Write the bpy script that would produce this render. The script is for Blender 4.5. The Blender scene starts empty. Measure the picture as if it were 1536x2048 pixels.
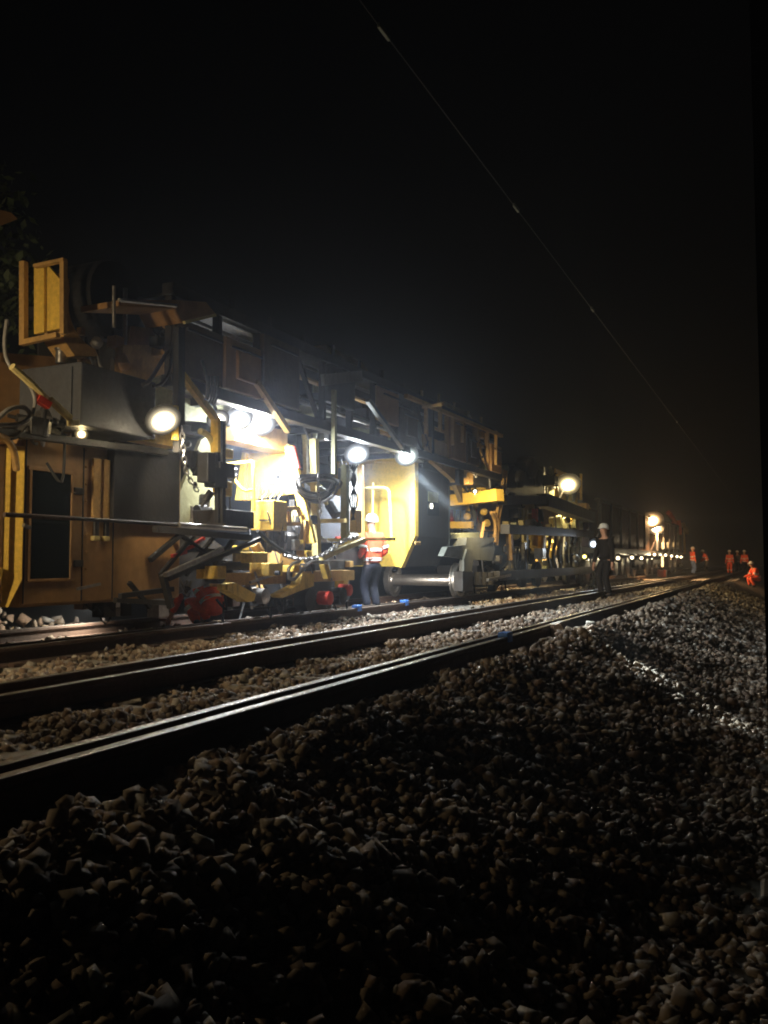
import bpy, bmesh, math, random
import numpy as np
from mathutils import Vector, Matrix, Euler

random.seed(7); rng = np.random.default_rng(7)
scene = bpy.context.scene
C = scene.collection
R = math.radians

# ------------------------------------------------------------------ camera, world, exposure
YAW, PITCH, FPX = R(25.0), math.atan(97.0/1700.0), 1700.0
CAM = Vector((0.0, 0.0, 0.924))
cd = bpy.data.cameras.new("camera"); cam = bpy.data.objects.new("camera", cd); C.objects.link(cam)
cam.location = CAM; cam.rotation_euler = (math.pi/2 + PITCH, 0, YAW)
cd.sensor_fit = 'HORIZONTAL'; cd.sensor_width = 36.0; cd.lens = FPX/1536.0*36.0
cd.clip_start = 0.05; cd.clip_end = 1000.0
scene.camera = cam

world = bpy.data.worlds.new("World"); scene.world = world; world.use_nodes = True
wn = world.node_tree; wn.nodes.clear()
wo = wn.nodes.new("ShaderNodeOutputWorld"); wb = wn.nodes.new("ShaderNodeBackground")
sk = wn.nodes.new("ShaderNodeTexSky"); sk.sky_type = 'NISHITA'; sk.sun_disc = False
sk.sun_elevation = R(-4.0); sk.sun_rotation = R(200.0)
wb.inputs[1].default_value = 0.03
hs = wn.nodes.new("ShaderNodeHueSaturation"); hs.inputs["Saturation"].default_value = 0.35
wn.links.new(sk.outputs[0], hs.inputs["Color"]); wn.links.new(hs.outputs[0], wb.inputs[0]); wn.links.new(wb.outputs[0], wo.inputs[0])

vs = scene.view_settings
vs.view_transform = 'Standard'; vs.look = 'None'; vs.gamma = 1.0; vs.use_curve_mapping = False
vs.exposure = 0.0
scene.render.engine = 'CYCLES'
scene.cycles.filter_width = 1.9
scene.cycles.sample_clamp_indirect = 3.0
scene.cycles.max_bounces = 6
scene.cycles.use_denoising = True

# ------------------------------------------------------------------ helpers
fh = Vector((-math.sin(YAW), math.cos(YAW), 0)); RT = Vector((math.cos(YAW), math.sin(YAW), 0))
FW = fh*math.cos(PITCH) + Vector((0, 0, 1))*math.sin(PITCH)
UP = -fh*math.sin(PITCH) + Vector((0, 0, 1))*math.cos(PITCH)
def ray(x, y): return FW + RT*((x-768.0)/FPX) + UP*((1024.0-y)/FPX)
def sd(x, y, d):
    r = ray(x, y); return CAM + r*(-d/r.x)              # point on the long vertical plane d metres left of the camera
def cy(x, y, Y):
    r = ray(x, y); return CAM + r*(Y/r.y)               # point on the vertical plane across the track at Y
def dp(x, y, D): return CAM + ray(x, y)*D
def proj(p):
    v = Vector(p)-CAM; D = v.dot(FW); return 768+FPX*v.dot(RT)/D, 1024-FPX*v.dot(UP)/D, D

def gp(x, D, z=0.0):
    p = dp(x, 1100, D); return Vector((p.x, p.y, z))
MATS = {}
def nodes(name):
    m = bpy.data.materials.new(name); m.use_nodes = True
    nt = m.node_tree; b = nt.nodes["Principled BSDF"]; MATS[name] = m
    return m, nt, b
def paint(name, col, rough=0.5, metal=0.0, var=0.35, scale=6.0, dirt=(0.05, 0.04, 0.03), dirt_amt=0.45, bump=0.02):
    m, nt, b = nodes(name); N, L = nt.nodes, nt.links
    tc = N.new("ShaderNodeTexCoord")
    n1 = N.new("ShaderNodeTexNoise"); n1.inputs["Scale"].default_value = scale; n1.inputs["Detail"].default_value = 7
    n1.inputs["Roughness"].default_value = 0.65
    mp = N.new("ShaderNodeMapping"); mp.inputs["Scale"].default_value = (1, 1, 0.25)
    L.new(tc.outputs["Object"], mp.inputs[0]); L.new(mp.outputs[0], n1.inputs["Vector"])
    n2 = N.new("ShaderNodeTexNoise"); n2.inputs["Scale"].default_value = scale*4; n2.inputs["Detail"].default_value = 4
    L.new(tc.outputs["Object"], n2.inputs["Vector"])
    r1 = N.new("ShaderNodeValToRGB"); r1.color_ramp.elements[0].position = 0.48; r1.color_ramp.elements[1].position = 0.78
    L.new(n1.outputs[0], r1.inputs[0])
    ml = N.new("ShaderNodeMath"); ml.operation = 'MULTIPLY'; ml.inputs[1].default_value = dirt_amt
    L.new(r1.outputs[0], ml.inputs[0])
    hv = N.new("ShaderNodeHueSaturation"); hv.inputs["Color"].default_value = (*col, 1)
    mr = N.new("ShaderNodeMapRange"); mr.inputs[3].default_value = 1-var; mr.inputs[4].default_value = 1+var
    L.new(n2.outputs[0], mr.inputs[0]); L.new(mr.outputs[0], hv.inputs["Value"])
    mx = N.new("ShaderNodeMixRGB"); mx.inputs[2].default_value = (*dirt, 1)
    L.new(ml.outputs[0], mx.inputs[0]); L.new(hv.outputs[0], mx.inputs[1]); L.new(mx.outputs[0], b.inputs["Base Color"])
    rr = N.new("ShaderNodeMapRange"); rr.inputs[3].default_value = max(0.05, rough-0.15); rr.inputs[4].default_value = min(1, rough+0.2)
    L.new(n1.outputs[0], rr.inputs[0]); L.new(rr.outputs[0], b.inputs["Roughness"])
    b.inputs["Metallic"].default_value = metal
    if bump:
        bp = N.new("ShaderNodeBump"); bp.inputs["Strength"].default_value = 0.25; bp.inputs["Distance"].default_value = bump
        L.new(n2.outputs[0], bp.inputs["Height"]); L.new(bp.outputs[0], b.inputs["Normal"])
    return m
def emit(name, col, strength):
    m, nt, b = nodes(name)
    b.inputs["Base Color"].default_value = (*col, 1)
    b.inputs["Emission Color"].default_value = (*col, 1); b.inputs["Emission Strength"].default_value = strength
    return m

def lamp_mat(name, col, strength):
    m, nt, b = nodes(name); N, L = nt.nodes, nt.links
    a = N.new("ShaderNodeAttribute"); a.attribute_name = "glow"; ml = N.new("ShaderNodeMath"); ml.operation = 'MULTIPLY'; ml.inputs[1].default_value = strength
    L.new(a.outputs["Fac"], ml.inputs[0]); L.new(ml.outputs[0], b.inputs["Emission Strength"]); b.inputs["Emission Color"].default_value = (*col, 1)
    b.inputs["Base Color"].default_value = (0.03, 0.03, 0.03, 1); b.inputs["Roughness"].default_value = 0.6; b.inputs["Specular IOR Level"].default_value = 0.1
    return m
yellow = paint("yellow_paint", (0.80, 0.53, 0.09), 0.42, dirt_amt=0.3)
worn = paint("worn_yellow_paint", (0.66, 0.44, 0.09), 0.55, scale=9, dirt=(0.06, 0.045, 0.03), dirt_amt=0.9)
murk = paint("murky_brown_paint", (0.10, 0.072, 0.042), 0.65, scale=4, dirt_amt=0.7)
tan = paint("tan_paint", (0.50, 0.30, 0.10), 0.5)
pale = paint("pale_yellow_paint", (0.70, 0.58, 0.25), 0.5)
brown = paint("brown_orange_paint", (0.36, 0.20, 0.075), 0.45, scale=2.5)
olive = paint("olive_paint", (0.30, 0.30, 0.17), 0.55)
grey = paint("grey_paint", (0.20, 0.21, 0.19), 0.55)
bluegrey = paint("blue_grey_paint", (0.075, 0.08, 0.095), 0.6)
ggreen = paint("grey_green_paint", (0.26, 0.28, 0.21), 0.5)
dark = paint("dark_steel", (0.045, 0.042, 0.04), 0.5, 0.3)
black = paint("black_paint", (0.018, 0.018, 0.02), 0.6)
rubber = paint("rubber", (0.03, 0.03, 0.03), 0.6)
hosem = paint("grey_hose", (0.22, 0.21, 0.20), 0.5)
steel = paint("bare_steel", (0.42, 0.40, 0.38), 0.35, 0.9)
chainm = paint("chain_steel", (0.55, 0.54, 0.55), 0.28, 1.0)
rust = paint("rusty_steel", (0.09, 0.055, 0.04), 0.7, 0.2)
whitep = paint("white_paint", (0.75, 0.75, 0.72), 0.45)
redp = paint("red_paint", (0.60, 0.05, 0.03), 0.5)
orange = paint("hi_vis_orange", (0.90, 0.13, 0.05), 0.7, dirt_amt=0.2, bump=0.01)
blackcl = paint("black_cloth", (0.010, 0.008, 0.009), 0.9)
navy = paint("navy_cloth", (0.008, 0.010, 0.022), 0.85)
jean = paint("blue_cloth", (0.10, 0.17, 0.38), 0.85)
greycl = paint("grey_cloth", (0.12, 0.11, 0.10), 0.85)
silver = paint("reflective_tape", (0.75, 0.76, 0.74), 0.4, dirt_amt=0.2)
skin = paint("skin", (0.55, 0.30, 0.20), 0.55, var=0.1, dirt_amt=0.1)
helmw = paint("helmet_white", (0.80, 0.80, 0.78), 0.35, var=0.08, dirt_amt=0.15)
concrete = paint("sleeper_concrete", (0.27, 0.25, 0.22), 0.85, scale=9)
woodm = paint("wood_block", (0.33, 0.23, 0.16), 0.8)
bluem = paint("blue_marker", (0.08, 0.25, 0.75), 0.5)
glass = nodes("dark_glass")[0]
gb = glass.node_tree.nodes["Principled BSDF"]
gb.inputs["Base Color"].default_value = (0.012, 0.016, 0.018, 1); gb.inputs["Roughness"].default_value = 0.12

def rail_mat():
    m, nt, b = nodes("rail_head"); N, L = nt.nodes, nt.links
    tc = N.new("ShaderNodeTexCoord"); mp = N.new("ShaderNodeMapping"); mp.inputs["Scale"].default_value = (60, 1.2, 60)
    n = N.new("ShaderNodeTexNoise"); n.inputs["Scale"].default_value = 1.5; n.inputs["Detail"].default_value = 5
    L.new(tc.outputs["Object"], mp.inputs[0]); L.new(mp.outputs[0], n.inputs["Vector"])
    r = N.new("ShaderNodeMapRange"); r.inputs[3].default_value = 0.28; r.inputs[4].default_value = 0.6
    L.new(n.outputs[0], r.inputs[0]); L.new(r.outputs[0], b.inputs["Roughness"])
    b.inputs["Base Color"].default_value = (0.33, 0.31, 0.30, 1); b.inputs["Metallic"].default_value = 1.0
    return m
railhead = rail_mat()

def stone_mat():
    m, nt, b = nodes("ballast_stone"); N, L = nt.nodes, nt.links
    at = N.new("ShaderNodeAttribute"); at.attribute_name = "tone"
    oi = N.new("ShaderNodeObjectInfo")
    ad = N.new("ShaderNodeMath"); ad.operation = 'ADD'; L.new(at.outputs["Fac"], ad.inputs[0]); L.new(oi.outputs["Random"], ad.inputs[1])
    fr = N.new("ShaderNodeMath"); fr.operation = 'FRACT'; L.new(ad.outputs[0], fr.inputs[0])
    cr = N.new("ShaderNodeValToRGB"); e = cr.color_ramp.elements
    e[0].position = 0; e[0].color = (0.07, 0.055, 0.042, 1); e[1].position = 1; e[1].color = (0.54, 0.48, 0.40, 1)
    for p, c in ((0.25, (0.20, 0.13, 0.085)), (0.5, (0.26, 0.21, 0.16)), (0.75, (0.34, 0.26, 0.18)), (0.92, (0.30, 0.28, 0.25))):
        k = e.new(p); k.color = (*c, 1)
    L.new(fr.outputs[0], cr.inputs[0])
    tc = N.new("ShaderNodeTexCoord"); n = N.new("ShaderNodeTexNoise"); n.inputs["Scale"].default_value = 60; n.inputs["Detail"].default_value = 5
    L.new(tc.outputs["Object"], n.inputs["Vector"])
    mr = N.new("ShaderNodeMapRange"); mr.inputs[3].default_value = 0.6; mr.inputs[4].default_value = 1.35; L.new(n.outputs[0], mr.inputs[0])
    mx = N.new("ShaderNodeMixRGB"); mx.blend_type = 'MULTIPLY'; mx.inputs[0].default_value = 1
    L.new(cr.outputs[0], mx.inputs[1]); L.new(mr.outputs[0], mx.inputs[2]); L.new(mx.outputs[0], b.inputs["Base Color"])
    bp = N.new("ShaderNodeBump"); bp.inputs["Strength"].default_value = 0.5; bp.inputs["Distance"].default_value = 0.004
    L.new(n.outputs[0], bp.inputs["Height"]); L.new(bp.outputs[0], b.inputs["Normal"])
    b.inputs["Roughness"].default_value = 0.8
    return m
stonem = stone_mat()
gravel = paint("gravel_base", (0.10, 0.085, 0.07), 0.95, scale=18, bump=0.03)
dirtm = paint("cess_dirt", (0.06, 0.055, 0.042), 0.95, scale=3, dirt=(0.05, 0.07, 0.03), bump=0.03)

def root_loc(o):
    while o.parent: o = o.parent
    return Vector(o.location)
def obj(name, verts, faces, mat, parent=None, smooth=False, mats=None, mi=None):
    me = bpy.data.meshes.new(name)
    off = root_loc(parent) if parent else Vector((0, 0, 0))
    me.from_pydata([tuple(Vector(v)-off) for v in verts], [], faces)
    if mats:
        for m_ in mats: me.materials.append(m_)
        for p, k in zip(me.polygons, mi): p.material_index = k
    else: me.materials.append(mat)
    if smooth:
        for p in me.polygons: p.use_smooth = True
    me.update()
    o = bpy.data.objects.new(name, me); C.objects.link(o)
    if parent: o.parent = parent
    return o
def tag(o, label, cat=None, group=None, kind=None):
    o["label"] = label
    if cat: o["category"] = cat
    if group: o["group"] = group
    if kind: o["kind"] = kind
    return o
def thing(name, loc, label, cat, group=None):
    o = bpy.data.objects.new(name, None); C.objects.link(o); o.location = loc; o.empty_display_size = 0.2
    return tag(o, label, cat, group)
def struct(o): o["kind"] = "structure"; return o

class B:
    """collects verts and faces of one mesh"""
    def __init__(s): s.v = []; s.f = []; s.sm = False
    def add(s, v, f):
        n = len(s.v); s.v += [Vector(a) for a in v]; s.f += [tuple(i+n for i in q) for q in f]; return s
    def box(s, lo, hi, ch=0.0):
        x0, y0, z0 = lo; x1, y1, z1 = hi
        x0, x1 = sorted((x0, x1)); y0, y1 = sorted((y0, y1)); z0, z1 = sorted((z0, z1))
        if ch <= 0:
            v = [(x0,y0,z0),(x1,y0,z0),(x1,y1,z0),(x0,y1,z0),(x0,y0,z1),(x1,y0,z1),(x1,y1,z1),(x0,y1,z1)]
            return s.add(v, [(3,2,1,0),(4,5,6,7),(0,1,5,4),(1,2,6,5),(2,3,7,6),(3,0,4,7)])
        bm = bmesh.new(); bmesh.ops.create_cube(bm, size=1)
        for q in bm.verts: q.co = Vector(((x0+x1)/2+q.co.x*(x1-x0), (y0+y1)/2+q.co.y*(y1-y0), (z0+z1)/2+q.co.z*(z1-z0)))
        bmesh.ops.bevel(bm, geom=list(bm.edges), offset=min(ch, 0.3*min(x1-x0, y1-y0, z1-z0)), segments=2, affect='EDGES', profile=0.5)
        bm.verts.ensure_lookup_table(); bm.verts.index_update()
        s.add([q.co.copy() for q in bm.verts], [[q.index for q in f.verts] for f in bm.faces]); bm.free(); return s
    def prism(s, poly, vec):
        n = len(poly); vec = Vector(vec)
        v = [Vector(p) for p in poly] + [Vector(p)+vec for p in poly]
        f = [tuple(range(n)), tuple(range(2*n-1, n-1, -1))] + [((i+1) % n, i, n+i, n+(i+1) % n) for i in range(n)]
        return s.add(v, f)
    def bar(s, a, b, w, h=None, up=(0, 0, 1)):
        a, b = Vector(a), Vector(b); h = w if h is None else h
        t = (b-a).normalized(); u = Vector(up)
        if abs(t.dot(u)) > 0.95: u = Vector((0, 1, 0))
        sx = t.cross(u).normalized(); uu = sx.cross(t)
        q = [a+sx*i*w/2+uu*j*h/2 for i, j in ((-1,-1),(1,-1),(1,1),(-1,1))] + [b+sx*i*w/2+uu*j*h/2 for i, j in ((-1,-1),(1,-1),(1,1),(-1,1))]
        return s.add(q, [(3,2,1,0),(4,5,6,7),(0,1,5,4),(1,2,6,5),(2,3,7,6),(3,0,4,7)])
    def tube(s, pts, r, n=8, sub=4):
        P_ = [Vector(p) for p in pts]
        if len(P_) > 2 and sub > 1:
            out = []
            for i in range(len(P_)-1):
                p0 = P_[max(i-1, 0)]; p1 = P_[i]; p2 = P_[i+1]; p3 = P_[min(i+2, len(P_)-1)]
                for k in range(sub):
                    t = k/sub
                    out.append(0.5*((2*p1)+(p2-p0)*t+(2*p0-5*p1+4*p2-p3)*t*t+(3*p1-p0-3*p2+p3)*t**3))
            out.append(P_[-1]); P_ = out
        v, f = [], []
        ref = Vector((0.3, 0.2, 1)).normalized()
        for i, p in enumerate(P_):
            t = (P_[min(i+1, len(P_)-1)]-P_[max(i-1, 0)]).normalized()
            if abs(t.dot(ref)) > 0.97: ref = Vector((1, 0.1, 0)).normalized()
            a = t.cross(ref).normalized(); c = t.cross(a)
            for k in range(n):
                an = 2*math.pi*k/n; v.append(p+a*math.cos(an)*r+c*math.sin(an)*r)
        for i in range(len(P_)-1):
            for k in range(n):
                f.append((i*n+k, i*n+(k+1) % n, (i+1)*n+(k+1) % n, (i+1)*n+k))
        f.append(tuple(range(n-1, -1, -1))); f.append(tuple(range((len(P_)-1)*n, len(P_)*n)))
        s.sm = True
        return s.add(v, f)
    def lathe(s, prof, c, axis, n=20, cap=True):
        axis = Vector(axis).normalized(); c = Vector(c)
        q = axis.to_track_quat('Z', 'Y'); v, f = [], []
        for (r, h) in prof:
            for k in range(n):
                a = 2*math.pi*k/n; v.append(c+q @ Vector((r*math.cos(a), r*math.sin(a), h)))
        for i in range(len(prof)-1):
            for k in range(n): f.append((i*n+k, i*n+(k+1) % n, (i+1)*n+(k+1) % n, (i+1)*n+k))
        if cap: f.append(tuple(range(n-1, -1, -1))); f.append(tuple(range((len(prof)-1)*n, len(prof)*n)))
        return s.add(v, f)
    def build(s, name, mat, parent=None, smooth=None):
        o = obj(name, s.v, s.f, mat, parent)
        if smooth or (smooth is None and s.sm):
            me = o.data
            for p in me.polygons: p.use_smooth = True
            try: me.set_sharp_from_angle(angle=R(40))
            except Exception: pass
        return o

IN = Vector((-1, 0, 0))     # away from the camera's side, across the track
# side-plane prism: outline given on the plane d, thickness goes inward
def plate(name, pix, d, th, mat, parent):
    return B().prism([sd(x, y, d) for x, y in pix], IN*th).build(name, mat, parent)
# upright box aligned with the track: x0..x1 and heights read at xr on plane d
def sbox(name, x0, x1, yt, yb, d, th, mat, parent, xr=None, ch=0.012):
    ym = (yt+yb)/2; xr = (x0+x1)/2 if xr is None else xr
    a = sd(x0, ym, d).y; b_ = sd(x1, ym, d).y; zt = sd(xr, yt, d).z; zb = sd(xr, yb, d).z
    return B().box((-d-th, a, zb), (-d, b_, zt), ch).build(name, mat, parent)
# plate across the track at Y
def xplate(name, pix, Y, th, mat, parent):
    return B().prism([cy(x, y, Y) for x, y in pix], (0, th, 0)).build(name, mat, parent)
def stick(name, p, q, w, mat, parent, h=None): return B().bar(p, q, w, h).build(name, mat, parent)
def pipe(name, pts, r, mat, parent, n=8, sub=4): return B().tube(pts, r, n, sub).build(name, mat, parent)

# ------------------------------------------------------------------ ground, ballast
def bed_z(d):
    k = [(-60, -0.64), (0.2, -0.64), (0.55, -0.56), (1.95, 0.01), (2.08, 0.06), (2.2, 0.055), (2.4, 0.0), (5.0, 0.0), (9.0, 0.02), (9.9, -0.55), (60, -0.60)]
    return np.interp(d, [a for a, _ in k], [b for _, b in k])
gx = [-70, -30, -10, -4, -1, 40, 60]
def sheet(name, ds, ys, zf, mat):
    v = [(-d, y, float(zf(d, y))) for y in ys for d in ds]; n = len(ds)
    f = [(j*n+i, (j+1)*n+i, (j+1)*n+i+1, j*n+i+1) for j in range(len(ys)-1) for i in range(n-1)]
    return obj(name, v, f, mat, smooth=True)
ground = struct(sheet("ground", [-55, -20, -8, -4, -2, -1, 0, 1, 5, 9, 12, 20, 55], [-12, 0, 5, 10, 20, 40, 80, 160], lambda d, y: -0.66, dirtm))
ds = list(np.concatenate([np.arange(0.2, 2.4, 0.1), np.arange(2.4, 9.0, 0.3), np.arange(9.0, 10.3, 0.15)]))
bed = struct(sheet("ballast_bed", ds, list(np.arange(-6, 40, 0.5))+list(np.arange(40, 158, 3)), lambda d, y: bed_z(d)-0.05-0.0, gravel))

# stone shapes
def stone_shape(seed, n=11):
    r = np.random.default_rng(seed)
    if seed % 3 == 0:
        p = np.array([[a, b, c] for a in (-1, 1) for b in (-1, 1) for c in (-1, 1)], float)*0.70+r.uniform(-0.26, 0.26, (8, 3))
        p = np.concatenate([p, r.uniform(-0.95, 0.95, (2, 3))])
    else:
        p = r.normal(size=(13, 3)); p /= np.linalg.norm(p, axis=1)[:, None]; p *= r.uniform(0.82, 1.12, size=(13, 1))
    p *= np.array([1.05, r.uniform(0.65, 0.95), r.uniform(0.45, 0.8)])
    bm = bmesh.new()
    for q in p: bm.verts.new(q)
    g = bmesh.ops.convex_hull(bm, input=list(bm.verts))
    bmesh.ops.delete(bm, geom=[e for e in g["geom_interior"] if isinstance(e, bmesh.types.BMVert)], context='VERTS')
    bmesh.ops.triangulate(bm, faces=list(bm.faces)); bm.verts.index_update()
    v = np.array([q.co[:] for q in bm.verts]); f = np.array([[q.index for q in t.verts] for t in bm.faces]); bm.free()
    return v, f
SH = [stone_shape(100+i) for i in range(14)]
RAILS = [2.5, 4.005, 6.15, 7.655]
LOOSE = [2.70, 4.47, 6.62]
def scatter(d0, d1, y0, y1, per, size, jit):
    n = int((d1-d0)*(y1-y0)*per); d = rng.uniform(d0, d1, n); y = rng.uniform(y0, y1, n)
    s = size*np.clip(rng.lognormal(0, 0.34, n), 0.45, 1.9); z = bed_z(d)+rng.uniform(-jit, jit*0.7, n)-0.02
    lump = 0.07*np.exp(-((d-2.0)**2/0.10+(y-10.3)**2/1.2))+0.02*np.sin(d*5.1+y*2.3)+0.02*np.sin(y*6.7-d*3.0)+0.012*np.sin(y*17.0+d*11.0)
    z = z+lump
    ok = np.ones(n, bool)
    for r_ in RAILS: ok &= ~((np.abs(d-r_) < 0.085+s))
    for r_ in LOOSE: ok &= ~((np.abs(d-r_) < 0.075+s*0.8))
    for c_ in (3.2525, 6.9025):                        # sleepers stay mostly clear
        on = (np.abs(d-c_) < 1.28) & (np.abs(((y+0.3) % 0.6)-0.3) < 0.125)
        bare = np.abs(np.sin(np.floor((y+0.3)/0.6)*12.9898+c_)*43758.5) % 1.0      # some sleepers swept cleaner than others
        ok &= ~(on & ((d > 2.5) & (rng.uniform(size=n) < 0.1+0.45*bare*bare))); z = np.where(on, z+0.022, z)
    return np.stack([-d, y, z, s], 1)[ok]
S = np.concatenate([
    scatter(0.1, 2.5, 0.7, 6.0, 820, 0.031, 0.03), scatter(0.1, 2.5, 6.0, 14.0, 560, 0.033, 0.03),
    scatter(2.5, 4.1, 1.5, 9.0, 760, 0.029, 0.022), scatter(2.5, 4.1, 9.0, 18.0, 460, 0.033, 0.025),
    scatter(4.1, 6.2, 2.5, 15.0, 580, 0.031, 0.025), scatter(6.2, 9.0, 3.5, 14.0, 260, 0.036, 0.03),
    scatter(0.1, 2.5, 14.0, 34.0, 170, 0.05, 0.02), scatter(2.5, 6.2, 17.0, 40.0, 150, 0.05, 0.02),
    scatter(6.2, 8.0, 14.0, 30.0, 120, 0.05, 0.03), scatter(-1.6, 0.5, 1.2, 9.0, 620, 0.027, 0.015), scatter(-2.6, 0.5, 9.0, 24.0, 110, 0.04, 0.012)])
# keep what the camera's side could see
v = S[:, :3]-np.array(CAM); D = v@np.array(FW); px = 768+FPX*(v@np.array(RT))/np.maximum(D, .05); py = 1024-FPX*(v@np.array(UP))/np.maximum(D, .05)
keep = (D > 0.3) & (px > -700) & (px < 2200) & (py < 2700); S = S[keep]; px, py, D = px[keep], py[keep], D[keep]
nS = len(S)
rot = rng.normal(size=(nS, 4)); rot[:, 1:3] *= 0.55; rot /= np.linalg.norm(rot, axis=1)[:, None]
tone = rng.uniform(size=nS); shp = rng.integers(0, len(SH), nS)
inview = (px > 10) & (px < 1500) & (py > 1150) & (py < 2035)
order = np.argsort(np.where(inview, -S[:, 3]/D, 1)); first = order[:300]
single = np.zeros(nS, bool); single[first] = True
def rotmats(q):
    w, x, y, z = q.T
    return np.stack([1-2*(y*y+z*z), 2*(x*y-z*w), 2*(x*z+y*w), 2*(x*y+z*w), 1-2*(x*x+z*z), 2*(y*z-x*w), 2*(x*z-y*w), 2*(y*z+x*w), 1-2*(x*x+y*y)], 1).reshape(-1, 3, 3)
RM = rotmats(rot)
VV, FF, TT = [], [], []; base = 0
for k, (sv, sf) in enumerate(SH):
    idx = np.where((shp == k) & ~single)[0]
    if not len(idx): continue
    w = np.einsum('nij,vj->nvi', RM[idx], sv)*S[idx, 3][:, None, None]+S[idx, None, :3]
    VV.append(w.reshape(-1, 3)); FF.append((sf[None]+(np.arange(len(idx))*len(sv))[:, None, None]+base).reshape(-1, 3))
    TT.append(np.repeat(tone[idx], len(sv))); base += len(idx)*len(sv)
def npmesh(name, V_, F_, mat, parent=None, tone_=None):
    me = bpy.data.meshes.new(name); nf, k = F_.shape
    me.vertices.add(len(V_)); me.vertices.foreach_set("co", np.ascontiguousarray(V_, np.float32).ravel())
    me.loops.add(nf*k); me.loops.foreach_set("vertex_index", np.ascontiguousarray(F_, np.int32).ravel())
    me.polygons.add(nf); me.polygons.foreach_set("loop_start", np.arange(0, nf*k, k, dtype=np.int32))
    me.update(calc_edges=True)
    if tone_ is not None:
        a = me.attributes.new("tone", 'FLOAT', 'POINT'); a.data.foreach_set("value", tone_.astype(np.float32))
    me.materials.append(mat)
    o = bpy.data.objects.new(name, me); C.objects.link(o)
    if parent: o.parent = parent
    return o
rest = npmesh("loose_ballast", np.concatenate(VV), np.concatenate(FF), stonem, bed, np.concatenate(TT)); rest["kind"] = "stuff"
smesh = []
for k, (sv, sf) in enumerate(SH):
    o = npmesh("stone", sv, sf, stonem, None, np.zeros(len(sv))); smesh.append(o.data); bpy.data.objects.remove(o)
for i in first:
    o = bpy.data.objects.new("stone", smesh[shp[i]]); C.objects.link(o); o.parent = bed
    o.matrix_local = Matrix.Translation(S[i, :3]) @ Matrix(RM[i].tolist()).to_4x4() @ Matrix.Scale(float(S[i, 3]), 4)

# pale broken lumps of spoil heaped beside the far track
hp_ = thing("rubble_heap", (-8.9, 7.6, 0.0), "heap of pale broken lumps on the ground beyond the brown cab wagon", "rubble")
rr_ = random.Random(4)
for k in range(60):
    o = bpy.data.objects.new("lump", smesh[rr_.randrange(len(smesh))]); C.objects.link(o); o.parent = hp_
    a_, q_ = rr_.uniform(0, 6.28), rr_.random(); sc_ = rr_.uniform(0.035, 0.10)
    o.matrix_local = Matrix.Translation((0.7*q_*math.cos(a_), 2.2*q_*math.sin(a_), 0.03+0.30*(1-q_)*rr_.random())) @ Euler((rr_.uniform(0, 6), rr_.uniform(0, 6), rr_.uniform(0, 6))).to_matrix().to_4x4() @ Matrix.Scale(sc_, 4)
# ------------------------------------------------------------------ tracks
def rail_profile(c):
    half = [(0.0, .170), (0.020, .1695), (0.030, .167), (0.0355, .160), (0.036, .135), (0.020, .125), (0.0085, .110), (0.0085, .035), (0.030, .020), (0.074, .011), (0.074, 0.0)]
    return [(c+a, z) for a, z in half] + [(c-a, z) for a, z in reversed(half[1:])]
def rail(d, parent, y0=-5.0, y1=150.0, drop=0.0, name="rail"):
    pr = rail_profile(-d); ys = [y0, 5, 10, 15, 25, 40, y1]; n = len(pr); v, f, mi = [], [], []
    for y in ys: v += [(x, y, z-drop) for x, z in pr]
    top = {0, 1, n-1, n-2}
    for j in range(len(ys)-1):
        for i in range(n):
            f.append((j*n+i, j*n+(i+1) % n, (j+1)*n+(i+1) % n, (j+1)*n+i)); mi.append(0 if i in top else 1)
    f.append(tuple(range(n-1, -1, -1))); mi.append(1); f.append(tuple(range((len(ys)-1)*n, len(ys)*n))); mi.append(1)
    o = obj(name, v, f, None, parent, mats=[railhead, rust], mi=mi)
    return o
def track(c, rails, label, y0, y1):
    t = thing("railway_track", (-c, 0, 0), label, "railway track"); t["kind"] = "structure"
    for r_ in rails: rail(r_, t)
    b = B(); L_ = 1.30
    prof = [(-0.13, -0.2), (0.13, -0.2), (0.105, -0.001), (-0.105, -0.001)]
    b.prism([(-c-L_, q, z) for q, z in prof], (2*L_, 0, 0))
    s0 = b.build("sleeper", concrete, t); me = s0.data
    cl = B()
    for r_ in rails:
        for sg in (-1, 1): cl.box((-r_+sg*0.10-0.035, -0.05, 0.0), (-r_+sg*0.10+0.035, 0.05, 0.035), 0.008)
    c0 = cl.build("fastening", rust, s0)
    n = int((y1-y0)/0.6)
    k0 = round(y0/0.6)
    s0.location.y = k0*0.6
    for k in range(1, n):
        s = s0.copy(); C.objects.link(s); s.location.y = (k0+k)*0.6; s.parent = t
        q = c0.copy(); C.objects.link(q); q.parent = s
    return t
near_track = track(3.2525, RAILS[:2], "nearer railway track with two rusty rails running to the right distance", 0.6, 48)
far_track = track(6.9025, RAILS[2:], "farther railway track under the yellow machines", 2.4, 48)
for d_, lab in zip(LOOSE, ("long loose rail lying inside the near track close to its nearest rail", "long loose rail lying on sleeper ends between the two tracks", "long loose rail lying inside the track beneath the machines")):
    r_ = rail(d_, None, drop=0.012 if d_ < 6 else 0.03, name="loose_rail"); tag(r_, lab, "rail", "loose rails laid along the tracks")


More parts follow.
